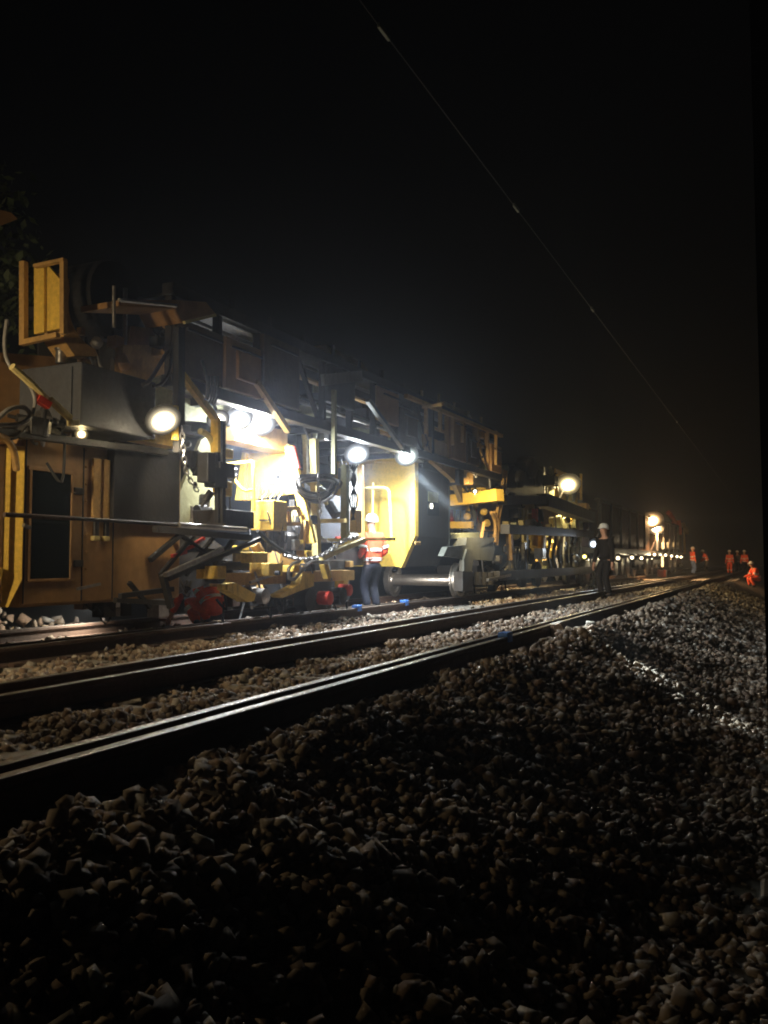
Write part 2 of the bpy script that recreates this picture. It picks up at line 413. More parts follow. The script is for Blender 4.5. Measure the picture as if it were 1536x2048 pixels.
# ------------------------------------------------------------------ builders for lamps, wheels, chains
def flood(parent, p, aim, r, col, watts, glow=25.0, post=None, name="floodlight", k=1.0, cone=160, blend=1.0, beam=None, face=True, bulb=0.0):
    p = Vector(p); throw = Vector(aim).normalized(); aim = (throw*0.35+(CAM-p).normalized()*0.75+Vector((0, 0, -0.15))).normalized() if face else throw   # head turned to the camera so its glow disc shows
    h = B().lathe([(0.25*r, -0.85*r), (0.7*r, -0.72*r), (0.98*r, -0.12*r), (1.42*r, -0.02*r), (1.40*r, -0.03*r)], p, aim, 20).build(name, dark, parent, smooth=True)
    lm = lamp_mat("lamp_glow_%d" % len(MATS), col, glow*4.5)
    R_ = r*1.4; rings = [(R_, -0.02*r), (0.86*R_, 0.08*r), (0.70*R_, 0.15*r), (0.54*R_, 0.20*r), (0.36*R_, 0.24*r), (0.15*R_, 0.26*r), (0.02*R_, 0.265*r)]
    ln_ = B().lathe(rings, p, aim, 24).build("lens", lm, h, smooth=True)
    at_ = ln_.data.attributes.new("glow", 'FLOAT', 'POINT')       # bloom painted into the emission: bright core fading to the rim
    at_.data.foreach_set("value", np.repeat(np.array([0.0, 0.0003, 0.0014, 0.006, 0.06, 0.8, 1.0], np.float32), 24))
    q = Vector(post) if post is not None else p+Vector((0, 0, r*1.9))
    B().bar(p-aim*r*0.5, q, 0.035).build("bracket", dark, h)
    l = bpy.data.lights.new("work_light", 'SPOT'); l.energy = watts*k; l.color = col; l.shadow_soft_size = min(0.09, 0.4*r)
    l.spot_size = R(cone); l.spot_blend = blend
    lo = bpy.data.objects.new("work_light", l); C.objects.link(lo); lo.parent = h
    lo.location = p+aim*(r*0.8)+throw*(r*0.9+0.03)-root_loc(parent)
    lo.rotation_euler = throw.to_track_quat('-Z', 'Y').to_euler()
    if bulb:
        l3 = bpy.data.lights.new("bulb_light", 'POINT'); l3.energy = bulb; l3.color = col; l3.shadow_soft_size = 0.05
        o3 = bpy.data.objects.new("bulb_light", l3); C.objects.link(o3); o3.parent = h; o3.location = p+aim*(r*0.5+0.03)-root_loc(parent)
    if beam:
      for tgt, w2, c2 in beam:
        l2 = bpy.data.lights.new("work_beam_light", 'SPOT'); l2.energy = w2; l2.color = col; l2.shadow_soft_size = 0.05; l2.spot_size = R(c2); l2.spot_blend = 0.7
        o2 = bpy.data.objects.new("work_beam_light", l2); C.objects.link(o2); o2.parent = h; o2.location = lo.location
        o2.rotation_euler = (Vector(tgt)-(p+aim*(r*0.8)+throw*(r*0.9+0.03))).to_track_quat('-Z', 'Y').to_euler()
    return h
TOCAM = lambda p, dn=0.8: ((CAM-Vector(p)).normalized()+Vector((0, 0, -dn))).normalized()

def wheel(parent, c, r=0.43, name="wheel"):
    ax = (1, 0, 0)
    return B().lathe([(0.06, -0.07), (0.11, -0.07), (0.13, -0.02), (r-0.08, -0.015), (r-0.06, -0.065), (r, -0.065), (r+0.001, 0.03), (r+0.028, 0.04), (r+0.028, 0.065), (r-0.06, 0.065), (r-0.08, 0.02), (0.13, 0.025), (0.11, 0.07), (0.06, 0.07)], c, ax, 40).build(name, steel, parent, smooth=False)
def wheelset(parent, Y, near=6.15, far=7.655, r=0.34, zc=0.51):
    ax = B().lathe([(0.085, 0), (0.085, 0.12), (0.13, 0.14), (0.12, 1.7), (0.085, 1.72), (0.085, 1.9)], (-near+0.2, Y, zc), (-1, 0, 0), 18).build("wheelset", steel, parent, smooth=True)
    me = bpy.data.objects
    B().lathe([(0.10, -0.07), (0.13, -0.02), (r-0.08, -0.015), (r-0.06, -0.065), (r+0.028, -0.065), (r+0.028, -0.04), (r, -0.03), (r, 0.065), (r-0.06, 0.065), (r-0.08, 0.02), (0.13, 0.025), (0.10, 0.07)], (-near, Y, zc), (1, 0, 0), 36, cap=False).build("wheel", steel, ax)
    B().lathe([(0.10, -0.07), (0.13, -0.02), (r-0.08, -0.015), (r-0.06, -0.065), (r+0.028, -0.065), (r+0.028, -0.04), (r, -0.03), (r, 0.065), (r-0.06, 0.065), (r-0.08, 0.02), (0.13, 0.025), (0.10, 0.07)], (-far, Y, zc), (-1, 0, 0), 36, cap=False).build("wheel", steel, ax)
    return ax

def chain(label, pts, size=0.055, group="steel chains on the machine"):
    P_ = [Vector(p) for p in pts]; b = B().tube(P_, 0.001, 3, 10); line = [sum((b.v[i*3+k] for k in range(3)), Vector())/3 for i in range(len(b.v)//3)]
    acc = [0.0]
    for a, c in zip(line, line[1:]): acc.append(acc[-1]+(c-a).length)
    t = thing("chain", line[-1] if line[-1].z < line[0].z else line[0], label, "chain", group)
    step = size*1.35; n = int(acc[-1]/step); me = None
    for k in range(n):
        s = k*step; i = max(j for j in range(len(acc)) if acc[j] <= s); i = min(i, len(line)-2)
        u = (s-acc[i])/max(1e-6, acc[i+1]-acc[i]); p = line[i].lerp(line[i+1], u); d_ = (line[i+1]-line[i]).normalized()
        if me is None:
            bb = B(); ring = []
            for q in range(12):
                a = 2*math.pi*q/12; ring.append(Vector((math.cos(a)*size*0.48, 0, math.sin(a)*size*0.95+0)))
            ring.append(ring[0]); bb.tube(ring, size*0.17, 6, 1); o = bb.build("link", chainm, None, True); me = o.data
        else:
            o = bpy.data.objects.new("link", me); C.objects.link(o)
        o.parent = t
        o.matrix_local = Matrix.Translation(p-Vector(t.location)) @ d_.to_track_quat('Z', 'Y').to_matrix().to_4x4() @ Matrix.Rotation(R(45+90*(k % 2)), 4, 'Z')
    return t

# ------------------------------------------------------------------ cab wagon at the left edge
A = thing("cab_wagon", (-6.9, 6.0, 0.17), "brown cab wagon with a dark door window at the left edge", "rail vehicle")
dA = 6.1
Y0 = sd(42, 1050, dA).y; Y1 = sd(362, 1050, dA).y
zt = sd(100, 872, dA).z; zb = sd(100, 1212, dA).z
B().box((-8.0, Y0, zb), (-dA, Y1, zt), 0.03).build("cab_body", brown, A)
# chamfered lit corner column with its folded lower end
def corner(name, pix, d, th, mat):
    return plate(name, pix, d, th, mat, A)
yc_ = sd(41, 1050, dA).y; zc_ = sd(41, 892, dA).z; z1_ = sd(41, 1160, dA).z; z0_ = sd(20, 1214, dA).z
def fold(name, y0, x0, y1, x1, drop):
    up_ = [(x0, y0), (x1, y1), (x1-0.04, y1+0.02), (x0-0.04, y0+0.02)]
    b = B(); n = 4; v_ = [(x, y, zc_) for x, y in up_]+[(x, y, z1_) for x, y in up_]+[(x-0.02, y-drop, z0_) for x, y in up_]
    f_ = [(3, 2, 1, 0), (8, 9, 10, 11)]
    for a in (0, 4): f_ += [(a+k, a+(k+1) % 4, a+4+(k+1) % 4, a+4+k) for k in range(4)]
    return b.add(v_, f_).build(name, yellow, A)
fold("corner_strip", yc_-0.10, -dA-0.05, yc_, -dA+0.03, 0.12)
fold("corner_strip", yc_-0.26, -dA-0.10, yc_-0.12, -dA+0.0, 0.14)
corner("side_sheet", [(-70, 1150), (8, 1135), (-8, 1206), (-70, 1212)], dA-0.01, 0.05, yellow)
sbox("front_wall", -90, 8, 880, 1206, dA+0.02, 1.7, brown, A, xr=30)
win = sbox("door_window", 62, 142, 944, 1158, dA-0.012, 0.04, glass, A, xr=100, ch=0.006)
for (a, b_, t_, u_) in ((58, 63, 938, 1162), (142, 146, 938, 1162)):
    sbox("window_frame", a, b_, t_, u_, dA-0.022, 0.03, brown, win, xr=100, ch=0.004)
sbox("window_frame", 58, 146, 936, 944, dA-0.024, 0.03, brown, win, xr=100, ch=0.004)
sbox("window_frame", 58, 146, 1157, 1163, dA-0.024, 0.03, brown, win, xr=100, ch=0.004)
for a, b_ in ((187, 202), (208, 222)):
    g = sbox("grab_plate", a, b_, 918, 1040, dA-0.05, 0.03, tan, A, xr=204, ch=0.008)
    sbox("bracket", a+1, b_-1, 1072, 1082, dA-0.05, 0.05, pale, g, xr=204)
    sbox("bracket", a+3, b_-3, 1040, 1074, dA-0.03, 0.03, dark, g, xr=204)
sbox("equipment_cover", 228, 360, 893, 1045, dA-0.10, 0.10, black, A, xr=300)
for a in (49, 165, 226): sbox("door_seam", a, a+2, 885, 1205, dA-0.006, 0.01, black, A, xr=100, ch=0)
for k in range(9): B().lathe([(0.012, 0), (0.012, 0.012), (0.004, 0.016)], sd(172, 900+k*34, dA), (1, 0, 0), 8).build("rivet", brown, A)
for y in (975, 1120): sbox("hinge", 150, 168, y, y+14, dA-0.02, 0.03, dark, A)
stick("door_handle", sd(47, 1050, dA-0.05), sd(60, 1056, dA-0.05), 0.03, steel, A)
pipe("side_rod", [sd(8, 1029, 5.62), sd(150, 1037, 5.62)], 0.02, rust, A, sub=1)
pipe("side_rod", [sd(150, 1037, 5.62), sd(360, 1050, 5.62)], 0.018, dark, A, sub=1)
pipe("side_rod", [sd(358, 1050, 5.6), sd(492, 1059, 5.6)], 0.03, steel, A, sub=1)
# deck edge over the cab and pipework
stick("deck_edge", sd(-20, 862, 5.95), sd(330, 905, 5.95), 0.10, dark, A, 0.06)
pipe("hose", [sd(-10, 870, 5.9), sd(15, 880, 5.9), sd(28, 905, 5.95), sd(33, 940, 6.0)], 0.03, tan, A)
# grey tank above
zt = sd(162, 722, 5.75).z; zb = sd(162, 850, 5.75).z
yA = sd(162, 780, 5.75).y; yB = sd(312, 800, 5.75).y
tk = B().box((-6.75, yA, zb), (-5.75, yB, zt), 0.015).build("tank", bluegrey, A)
B().box((-6.55, yA-0.02, zb+0.05), (-5.85, yA-0.004, zt-0.04), 0.006).build("tank_end_plate", bluegrey, tk)
B().lathe([(0.05, 0), (0.05, 0.12), (0.065, 0.13), (0.065, 0.18), (0.03, 0.19)], sd(122, 706, 6.2)-Vector((0, 0, .1)), (0, 0, 1), 14).build("filler_cap", steel, tk, smooth=False)
# air intake frame with slatted panels, seen end-on
YF = sd(60, 600, 6.2).y
def fr(a, b_, t_, u_, nm, m, dz=0.0, par=None):
    return xplate(nm, [(a, u_), (b_, u_-(b_-a)*0.22), (b_, t_-(b_-a)*0.10), (a, t_)], YF+dz, 0.05, m, par or A)
iF = fr(38, 48, 522, 690, "intake_frame", tan)
fr(119, 127, 519, 668, "frame_post", tan, 0, iF)
xplate("frame_rail", [(38, 690), (112, 674), (112, 664), (38, 680)], YF-0.01, 0.05, tan, iF)
xplate("frame_rail", [(66, 528), (126, 515), (126, 521), (66, 534)], YF-0.01, 0.05, tan, iF)
xplate("inner_panel", [(68, 668), (88, 664), (88, 524), (68, 528)], YF+0.09, 0.03, yellow, iF)
xplate("inner_panel", [(94, 662), (121, 656), (121, 560), (94, 528)], YF+0.12, 0.03, yellow, iF)
# curved shroud and the dark fan drum behind it
arc = [(128, 545), (138, 560)]
arc += [(215-78*math.cos(t), 605+0+98*math.sin(t)) for t in np.linspace(-0.25, 1.25, 12)]
arc += [(196, 712), (150, 712), (128, 680)]
plate("fan_shroud", arc, 6.05, 0.25, tan, A)
cdr = sd(222, 600, 6.5)
B().lathe([(0.16, 0), (0.40, 0.01), (0.42, 0.05), (0.42, 0.6), (0.36, 0.64)], cdr+Vector((0.1, 0, 0)), (-1, 0, 0), 32).build("fan_drum", black, A, smooth=False)
pipe("exhaust_pipe", [cdr+Vector((0.15, 0.05, 0.12)), cdr+Vector((0.15, 0.06, -0.5))], 0.025, steel, A, sub=1)
B().lathe([(0.03, 0), (0.055, 0.02), (0.055, 0.07), (0.02, 0.09)], sd(190, 690, 5.9), (1, -0.5, 0.3), 12).build("pipe_coupling", steel, A, smooth=False)
# yellow lever arm with hoses and red grips
pipe("lever_arm", [sd(24, 733, 5.6), sd(60, 765, 5.6), sd(92, 798, 5.6)], 0.032, pale, A)
pipe("lever_arm", [sd(100, 800, 5.6), sd(140, 836, 5.6)], 0.034, pale, A, sub=1)
pipe("hose", [sd(14, 640, 5.7), sd(9, 690, 5.7), sd(20, 732, 5.65), sd(58, 770, 5.62), sd(70, 800, 5.6), sd(66, 830, 5.6)], 0.016, hosem, A)
pipe("hose", [sd(-5, 838, 5.6), sd(20, 818, 5.6), sd(48, 815, 5.6), sd(60, 832, 5.6), sd(40, 848, 5.6), sd(-5, 850, 5.6)], 0.02, hosem, A)
stick("red_grip", sd(74, 796, 5.6), sd(98, 812, 5.58), 0.06, redp, A)
stick("lever_end", sd(138, 846, 5.6), sd(155, 846, 5.6), 0.05, pale, A)
plate("roof_panel", [(-60, 455), (0, 452), (36, 438), (22, 425), (-60, 405)], 6.3, 0.8, brown, A)
plate("engine_cover", [(-70, 700), (130, 715), (110, 850), (-70, 850)], 6.5, 0.9, brown, A)
stick("roof_post", sd(-30, 455, 6.4), sd(-30, 720, 6.4), 0.06, dark, A)
# beams under the wagon: dark slanting conveyor members
for (a, b_, w, m, d_) in (((330, 1150), (445, 1098), 0.045, steel, 5.8), ((335, 1158), (520, 1078), 0.05, dark, 5.85), ((300, 1120), (372, 1060), 0.05, black, 5.9), ((310, 1058), (500, 1076), 0.07, dark, 5.9),
        ((325, 1150), (342, 1215), 0.06, dark, 5.85), ((240, 1192), (345, 1178), 0.05, black, 5.9), ((350, 1062), (430, 1120), 0.04, black, 6.0), ((390, 1068), (320, 1150), 0.04, dark, 6.0), ((430, 1070), (372, 1150), 0.04, black, 6.1),
        ((470, 1075), (430, 1130), 0.05, black, 6.0), ((360, 1100), (500, 1104), 0.05, black, 6.1), ((372, 1135), (480, 1128), 0.06, black, 6.1), ((155, 1178), (200, 1168), 0.025, steel, 5.8), ((230, 1200), (330, 1206), 0.05, dark, 6.0), ((258, 1165), (300, 1215), 0.04, black, 6.0)):
    stick("conveyor_member", sd(*a, d_), sd(*b_, d_), w, m, A)
for k in range(3): stick("red_hose_end", sd(344+k*22, 1112-k*12, 6.0), sd(372+k*18, 1104-k*14, 6.0), 0.035, redp, A)
plate("belly_plate", [(225, 1195), (235, 1050), (360, 1050), (420, 1075), (470, 1110), (480, 1150), (330, 1195)], 6.5, 0.6, dark, A)

# ------------------------------------------------------------------ gantry machine
M = thing("gantry_machine", (-6.9, 12.0, 0.17), "yellow track renewal machine with a dark overhead girder and bright floodlights", "rail vehicle")
dG = 5.9
ga, gb_ = sd(345, 760, dG).y, sd(1000, 900, dG).y
ZT, ZB = 3.86, 2.86
nb = 14; step = (gb_-ga)/nb; gr = random.Random(21)
for k in range(nb):
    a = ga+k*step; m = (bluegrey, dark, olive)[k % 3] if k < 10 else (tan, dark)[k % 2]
    B().box((-6.62, a+0.02, ZB+0.06), (-6.58, a+step-0.02, ZT-0.1)).build("girder_panel", m, M)
    B().box((-7.93, a+0.02, ZB+0.06), (-7.9, a+step-0.02, ZT-0.1)).build("girder_panel", dark, M)
    B().bar((-dG-0.04, a, ZB), (-dG-0.04, a, ZT), 0.09, 0.07).build("girder_upright", dark if k < 10 else tan, M)
    if k in (3, 8, 12):
        B().bar((-dG-0.05, a+0.04, ZT), (-dG-0.05, a+step-0.04, ZB), 0.06, 0.05).build("girder_diagonal", dark if k < 9 else tan, M)
    elif k not in (5, 9):
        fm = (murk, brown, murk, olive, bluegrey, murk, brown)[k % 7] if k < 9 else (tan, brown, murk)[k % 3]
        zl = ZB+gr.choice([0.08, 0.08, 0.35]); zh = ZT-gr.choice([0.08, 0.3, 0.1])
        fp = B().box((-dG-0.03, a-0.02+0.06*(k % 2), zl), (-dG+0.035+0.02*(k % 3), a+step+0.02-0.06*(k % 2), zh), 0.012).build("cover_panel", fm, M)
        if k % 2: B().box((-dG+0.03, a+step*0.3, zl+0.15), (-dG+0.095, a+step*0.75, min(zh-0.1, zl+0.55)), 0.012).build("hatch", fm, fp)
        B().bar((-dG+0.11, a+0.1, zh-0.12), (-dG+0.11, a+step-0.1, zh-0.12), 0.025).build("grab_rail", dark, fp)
    B().bar((-dG-0.05, a+step*0.5, ZB+0.03), (-7.9, a+step*0.5, ZB+0.03), 0.12, 0.1).build("cross_beam", dark, M)
    for q in range(2):
        y = a+gr.uniform(0.05, step-0.4); z = gr.uniform(ZB+0.1, ZT-0.45); w = gr.uniform(0.15, 0.45); h = gr.uniform(0.12, 0.4)
        B().box((-6.57, y, z), (-6.57+gr.uniform(0.15, 0.5), y+w, z+h), 0.015).build("equipment_box", gr.choice([dark, bluegrey, olive, tan, black]), M)
    if k % 2 == 0:
        z = gr.uniform(ZB+0.2, ZT-0.2); pipe("hose", [(-5.96, a+gr.uniform(0, .2), z), (-5.9, a+0.3, z-gr.uniform(.2, .4)), (-5.92, a+0.6, z-gr.uniform(.1, .4)), (-6.0, a+0.9, z+0.05)], 0.018, rubber, M, 6, 3)
for z, h in ((ZT, 0.14), (ZB, 0.14)):
    for d_ in (dG, 7.95):
        B().box((-d_-0.12, ga-0.05, z-h/2), (-d_+0.03, gb_+0.05, z+h/2), 0.01).build("girder_chord", dark, M)
for z, r_, m in ((ZB+0.28, 0.03, steel), (ZB+0.36, 0.022, dark), (ZB+0.62, 0.035, tan), (ZT-0.2, 0.025, steel)):
    B().tube([(-6.02, ga, z), (-6.02, gb_, z)], r_, 8, 1).build("conduit", m, M)
B().box((-7.85, ga, ZT-0.05), (-dG-0.15, gb_, ZT-0.02)).build("girder_deck", dark, M)
for k in range(6):
    y = ga+0.6+k*(gb_-ga-1.6)/6; h = 0.16+0.1*(k % 3)
    B().prism([(-6.0, y, ZT+0.03), (-6.25, y, ZT+h), (-7.5, y, ZT+h), (-7.8, y, ZT+0.03)], (0, 1.25+0.2*(k % 2), 0)).build("roof_cover", (murk, brown, tan)[k % 3], M)
for k in range(12):
    y = ga+1.2+k*(gb_-ga-1.4)/12
    B().bar((-6.0, y, ZT+0.05), (-6.0, y, ZT+0.05+gr.uniform(0.1, 0.32)), 0.04).build("deck_stanchion", dark if k < 7 else tan, M)
    if k % 2: B().box((-6.6-gr.uniform(0, .4), y+0.2, ZT+0.02), (-6.15, y+0.2+gr.uniform(0.3, 0.6), ZT+gr.uniform(0.1, 0.28)), 0.02).build("deck_locker", gr.choice([dark, bluegrey, tan]), M)
def clutter(parent, xs, ys, dd, n, mats, seed, big=1.0):
    r = random.Random(seed)
    for k in range(n):
        x, y, d_ = r.uniform(*xs), r.uniform(*ys), r.uniform(*dd); p = sd(x, y, d_); w = r.uniform(0.03, 0.09)*big; m = r.choice(mats); t = r.random()
        if t < 0.35: B().box(p-Vector((w, w, w*r.uniform(.5, 1.6))), p+Vector((w, w*r.uniform(.6, 2), w)), 0.008).build("fitting", m, parent)
        elif t < 0.65:
            a = Vector((r.uniform(-.6, .6), r.uniform(-1, 1), r.uniform(-1, 1))); B().lathe([(w*.5, -w*1.8), (w*.8, -w*1.7), (w*.8, w*.4), (w*.4, w*.5), (w*.35, w*2)], p, a, 10).build("actuator", m, parent, smooth=False)
        else:
            q = p+Vector((0, r.uniform(-.35, .35), r.uniform(-.3, .1)))*big; c_ = p.lerp(q, .5)+Vector((r.uniform(0, .1), 0, -r.uniform(.05, .3)*big)); pipe("flexible_hose", [p, c_, q], r.uniform(0.008, 0.016)*big, r.choice([rubber, hosem, rubber]), parent, 6, 4)
# left end of the girder: stepped plates, deck nose
plate("end_plate", [(243, 770), (246, 690), (346, 690), (346, 790), (310, 800)], 6.3, 0.1, tan, M)
plate("end_plate", [(300, 762), (345, 745), (345, 830), (312, 830)], 6.1, 0.1, olive, M)
plate("end_plate", [(255, 690), (262, 652), (345, 662), (345, 692)], 6.32, 0.1, brown, M)
ns = plate("deck_nose", [(366, 646), (432, 629), (412, 604), (352, 600), (240, 600), (240, 612), (352, 618)], 5.7, 0.5, brown, M)
pipe("deck_rail", [sd(238, 600, 5.65), sd(352, 612, 5.65)], 0.02, steel, ns, sub=1)
pipe("deck_rail", [sd(228, 572, 5.7), sd(228, 655, 5.7)], 0.018, steel, ns, sub=1)
stick("deck_edge", sd(368, 645, 5.62), sd(430, 630, 5.62), 0.03, pale, ns)
# side sheets behind the lamps
plate("side_sheet", [(362, 840), (372, 755), (470, 800), (480, 850)], 6.6, 0.05, olive, M)
plate("side_sheet", [(470, 880), (575, 905), (575, 860), (470, 848)], 6.3, 0.3, tan, M)
plate("side_sheet", [(360, 1046), (360, 985), (402, 880), (424, 866), (442, 1046)], 6.5, 0.05, olive, M)
plate("lamp_shelf", [(318, 812), (350, 809), (352, 848), (318, 850)], 6.2, 0.3, yellow, M)
plate("lamp_shelf", [(280, 880), (360, 896), (356, 856), (318, 850)], 5.98, 0.2, yellow, M)
# braces and posts
stick("brace", sd(362, 748, 5.8), sd(436, 845, 5.8), 0.07, yellow, M)
stick("brace", sd(512, 765, 5.82), sd(576, 862, 5.82), 0.07, tan, M)
stick("brace", sd(735, 800, 5.82), sd(805, 895, 5.82), 0.07, grey, M)
stick("post", sd(356, 655, 5.65), sd(356, 905, 5.65), 0.075, black, M)
stick("post", sd(366, 655, 5.68), sd(366, 850, 5.68), 0.03, black, M)
stick("post", sd(350, 812, 5.62), sd(350, 880, 5.62), 0.05, yellow, M)
stick("post", sd(434, 840, 5.7), sd(434, 905, 5.7), 0.10, yellow, M)
stick("post", sd(444, 842, 5.65), sd(444, 1046, 5.65), 0.06, black, M)
stick("post", sd(434, 905, 5.68), sd(436, 1046, 5.68), 0.05, black, M)
stick("post", sd(668, 780, 5.8), sd(668, 950, 5.8), 0.06, olive, M)
stick("post", sd(628, 878, 6.05), sd(633, 1112, 6.05), 0.10, pale, M)
stick("post", sd(690, 930, 6.1), sd(690, 1080, 6.1), 0.10, olive, M)
stick("post", sd(708, 925, 6.75), sd(708, 1075, 6.75), 0.13, whitep, M)
stick("post", sd(721, 930, 6.6), sd(723, 1085, 6.6), 0.09, tan, M)
stick("post", sd(610, 870, 6.4), sd(612, 950, 6.4), 0.06, pale, M)
pipe("hose", [sd(404, 720, 5.75), sd(412, 750, 5.75), sd(416, 780, 5.75), sd(412, 800, 5.75)], 0.02, rubber, M)
for k in range(4): pipe("hose", [sd(418+k*6, 752, 5.8), sd(417+k*6, 790, 5.8), sd(410+k*6, 808, 5.8)], 0.014, rubber, M)
pipe("hose", [sd(345, 690, 5.8), sd(325, 720, 5.7), sd(300, 760, 5.7), sd(285, 770, 5.72)], 0.022, rubber, M)
pipe("hose", [sd(342, 690, 5.75), sd(340, 740, 5.7), sd(322, 768, 5.7), sd(306, 772, 5.72)], 0.018, rubber, M)
pipe("arched_pipe", [sd(400, 862, 5.75), sd(415, 870, 5.75), sd(426, 890, 5.75), sd(431, 925, 5.75)], 0.035, pale, M)
# black switch boxes on the posts
for (a, b_, t_, u_) in ((416, 432, 905, 965), (440, 470, 925, 955), (430, 456, 935, 975)): sbox("switch_box", a, b_, t_, u_, 5.62, 0.15, black, M)
for (a, b_, t_, u_) in ((452, 467, 898, 916), (446, 465, 962, 992)): sbox("junction_box", a, b_, t_, u_, 5.9, 0.15, yellow, M)
# tilted panel with the notice plate, across the track
YP = 10.3
pn = xplate("tilt_panel", [(486, 1002), (600, 985), (578, 892), (487, 905)], YP, 0.06, yellow, M)
xplate("panel_rim", [(484, 908), (578, 895), (577, 888), (484, 900)], YP-0.06, 0.05, tan, pn)
xplate("panel_rim", [(484, 1000), (493, 1000), (493, 905), (484, 905)], YP-0.06, 0.05, tan, pn)
xplate("notice_plate", [(538, 968), (568, 965), (566, 934), (537, 936)], YP-0.02, 0.015, grey, pn)
for k, (qx, qy, w_) in enumerate(((543, 942, 5), (552, 950, 7), (546, 958, 6), (558, 940, 5), (560, 957, 5))):
    xplate("notice_mark", [(qx, qy+w_), (qx+w_, qy+w_), (qx+w_, qy), (qx, qy)], YP-0.026, 0.004, black if k % 2 else whitep, pn)
xplate("strut", [(568, 893), (584, 891), (628, 1085), (612, 1088)], YP-0.12, 0.08, yellow, M)
xplate("strut_edge", [(585, 893), (588, 892), (598, 935), (595, 937)], YP-0.13, 0.06, redp, M)
xplate("strut", [(470, 1000), (480, 1000), (492, 905), (484, 905)], YP-0.1, 0.07, yellow, M)
xplate("strut", [(592, 1110), (602, 1110), (612, 1040), (604, 1040)], YP-0.2, 0.07, tan, M)
for k in range(6):
    x0 = 520+k*8
    pipe("hose", [cy(x0, 972, YP-0.08), cy(x0+5, 985, YP-0.1), cy(x0-4, 998, YP-0.12), cy(x0+3, 1010, YP-0.1)], 0.012, hosem if k % 2 else rubber, M)
# yellow control box beside it, black tray, railing
yb_ = sd(547, 1030, 5.95).y
cb = B().box((-6.30, yb_, sd(547, 1060, 5.95).z), (-5.95, yb_+0.34, sd(547, 1000, 5.95).z), 0.012).build("control_box", yellow, M)
B().bar(Vector((-6.15, yb_-0.02, sd(547, 1040, 5.95).z)), Vector((-6.0, yb_-0.02, sd(547, 1040, 5.95).z)), 0.02).build("latch", dark, cb)
sbox("tray", 450, 509, 1021, 1056, 5.8, 0.5, dark, M)
rl = pipe("railing", [cy(455, 928, 9.2), cy(490, 925, 9.2), cy(503, 924, 9.2), cy(506, 932, 9.2), cy(507, 980, 9.2), cy(508, 1022, 9.2)], 0.022, yellow, M)
pipe("railing", [cy(463, 930, 9.2), cy(470, 960, 9.2), cy(488, 980, 9.2), cy(506, 979, 9.2)], 0.02, yellow, M)
for (a, b_) in (((568, 1018), (596, 1016)), ((570, 1048), (598, 1048)), ((578, 1018), (578, 1048)), ((595, 1016), (602, 1030))):
    stick("step_frame", sd(*a, 6.0), sd(*b_, 6.0), 0.05, tan, M)
# dark hydraulic block below box
for (x, y, w) in ((556, 1072, 0.16), (580, 1085, 0.18), (594, 1068, 0.14), (538, 1075, 0.10)):
    p = sd(x, y, 6.2); B().lathe([(w*0.5, -0.2), (w*0.6, -0.15), (w*0.6, 0.12), (w*0.35, 0.16), (w*0.3, 0.25)], p, (0.2, -0.2, 1), 14).build("hydraulic_cylinder", dark, M, smooth=False)
# grey cabinet, cross bars, stack pipe with smoke-dark funnel
sbox("cabinet", 640, 690, 990, 1086, 6.7, 0.6, bluegrey, M)
stick("cabinet_stripe", sd(672, 1075, 6.68), sd(688, 1075, 6.68), 0.03, redp, M)
stick("cross_bar", cy(596, 1043, 11.2), cy(695, 1041, 11.2), 0.06, pale, M)
stick("cross_bar", cy(640, 1080, 12.2), cy(790, 1078, 12.2), 0.05, pale, M)
B().lathe([(0.05, 0), (0.06, 0.35), (0.12, 0.5), (0.16, 0.75), (0.10, 0.9)], sd(618, 940, 6.6), (0, 0, 1), 14).build("exhaust_stack", olive, M, smooth=False)
B().lathe([(0.07, 0), (0.09, 0.25), (0.09, 0.5)], sd(603, 938, 6.9), (0, 0, 1), 12).build("exhaust_stack", dark, M, smooth=False)
stick("diagonal_tube", sd(642, 1116, 5.95), sd(728, 1080, 5.95), 0.07, pale, M)
pipe("cab_railing", [cy(716, 976, 13.6), cy(760, 975, 13.6), cy(776, 980, 13.6), cy(779, 1000, 13.6), cy(783, 1078, 13.6)], 0.024, pale, M)
pipe("cab_railing", [cy(746, 965, 13.7), cy(745, 1030, 13.7)], 0.02, pale, M, sub=1)
# hanging cables down the white post
for k in range(4):
    pipe("cable", [sd(700+k*5, 930, 6.05), sd(712-k*3, 960, 6.0), sd(700+k*5, 1000, 6.0), sd(709-k*2, 1040, 6.02)], 0.013, rubber, M)
sbox("pump", 712, 724, 1020, 1066, 6.05, 0.12, tan, M)
# plates high up on the girder: tilted flag panel
stick("top_sign", sd(645, 760, 5.75), sd(722, 752, 5.75), 0.05, grey, M, 0.16)
# ----- yellow cab
Yc = 14.45; dC = 6.1
xa = -dC
zt = cy(830, 922, Yc).z; zb = cy(800, 1133, Yc).z; zm = cy(836, 1072, Yc).z
cabY1 = sd(900, 1000, dC).y
front = [(-7.85, zt), (-7.85, zb), (-dC-0.28, zb), (-dC, zm), (-dC, zt-0.04), (-dC-0.06, zt)]
cab = B().prism([(x, Yc+0.06, z) for x, z in front], (0, cabY1-Yc-0.06, 0)).build("cab", black, M)
inner = [(-7.85, zt), (-7.85, zb), (-dC-0.33, zb), (-dC-0.10, zm+0.02), (-dC-0.10, zt)]
B().prism([(x, Yc, z) for x, z in inner], (0, 0.058, 0)).build("cab_front", yellow, cab)
for q in ([(-dC-0.10, zt), (-dC-0.10, zm+0.02), (-dC+0.015, zm), (-dC+0.015, zt-0.03)], [(-dC-0.10, zm+0.02), (-dC-0.33, zb), (-dC-0.26, zb-0.02), (-dC+0.015, zm)]):
    B().prism([(x, Yc-0.05, z) for x, z in q], (0, 0.16, 0)).build("edge_strip", yellow, cab)
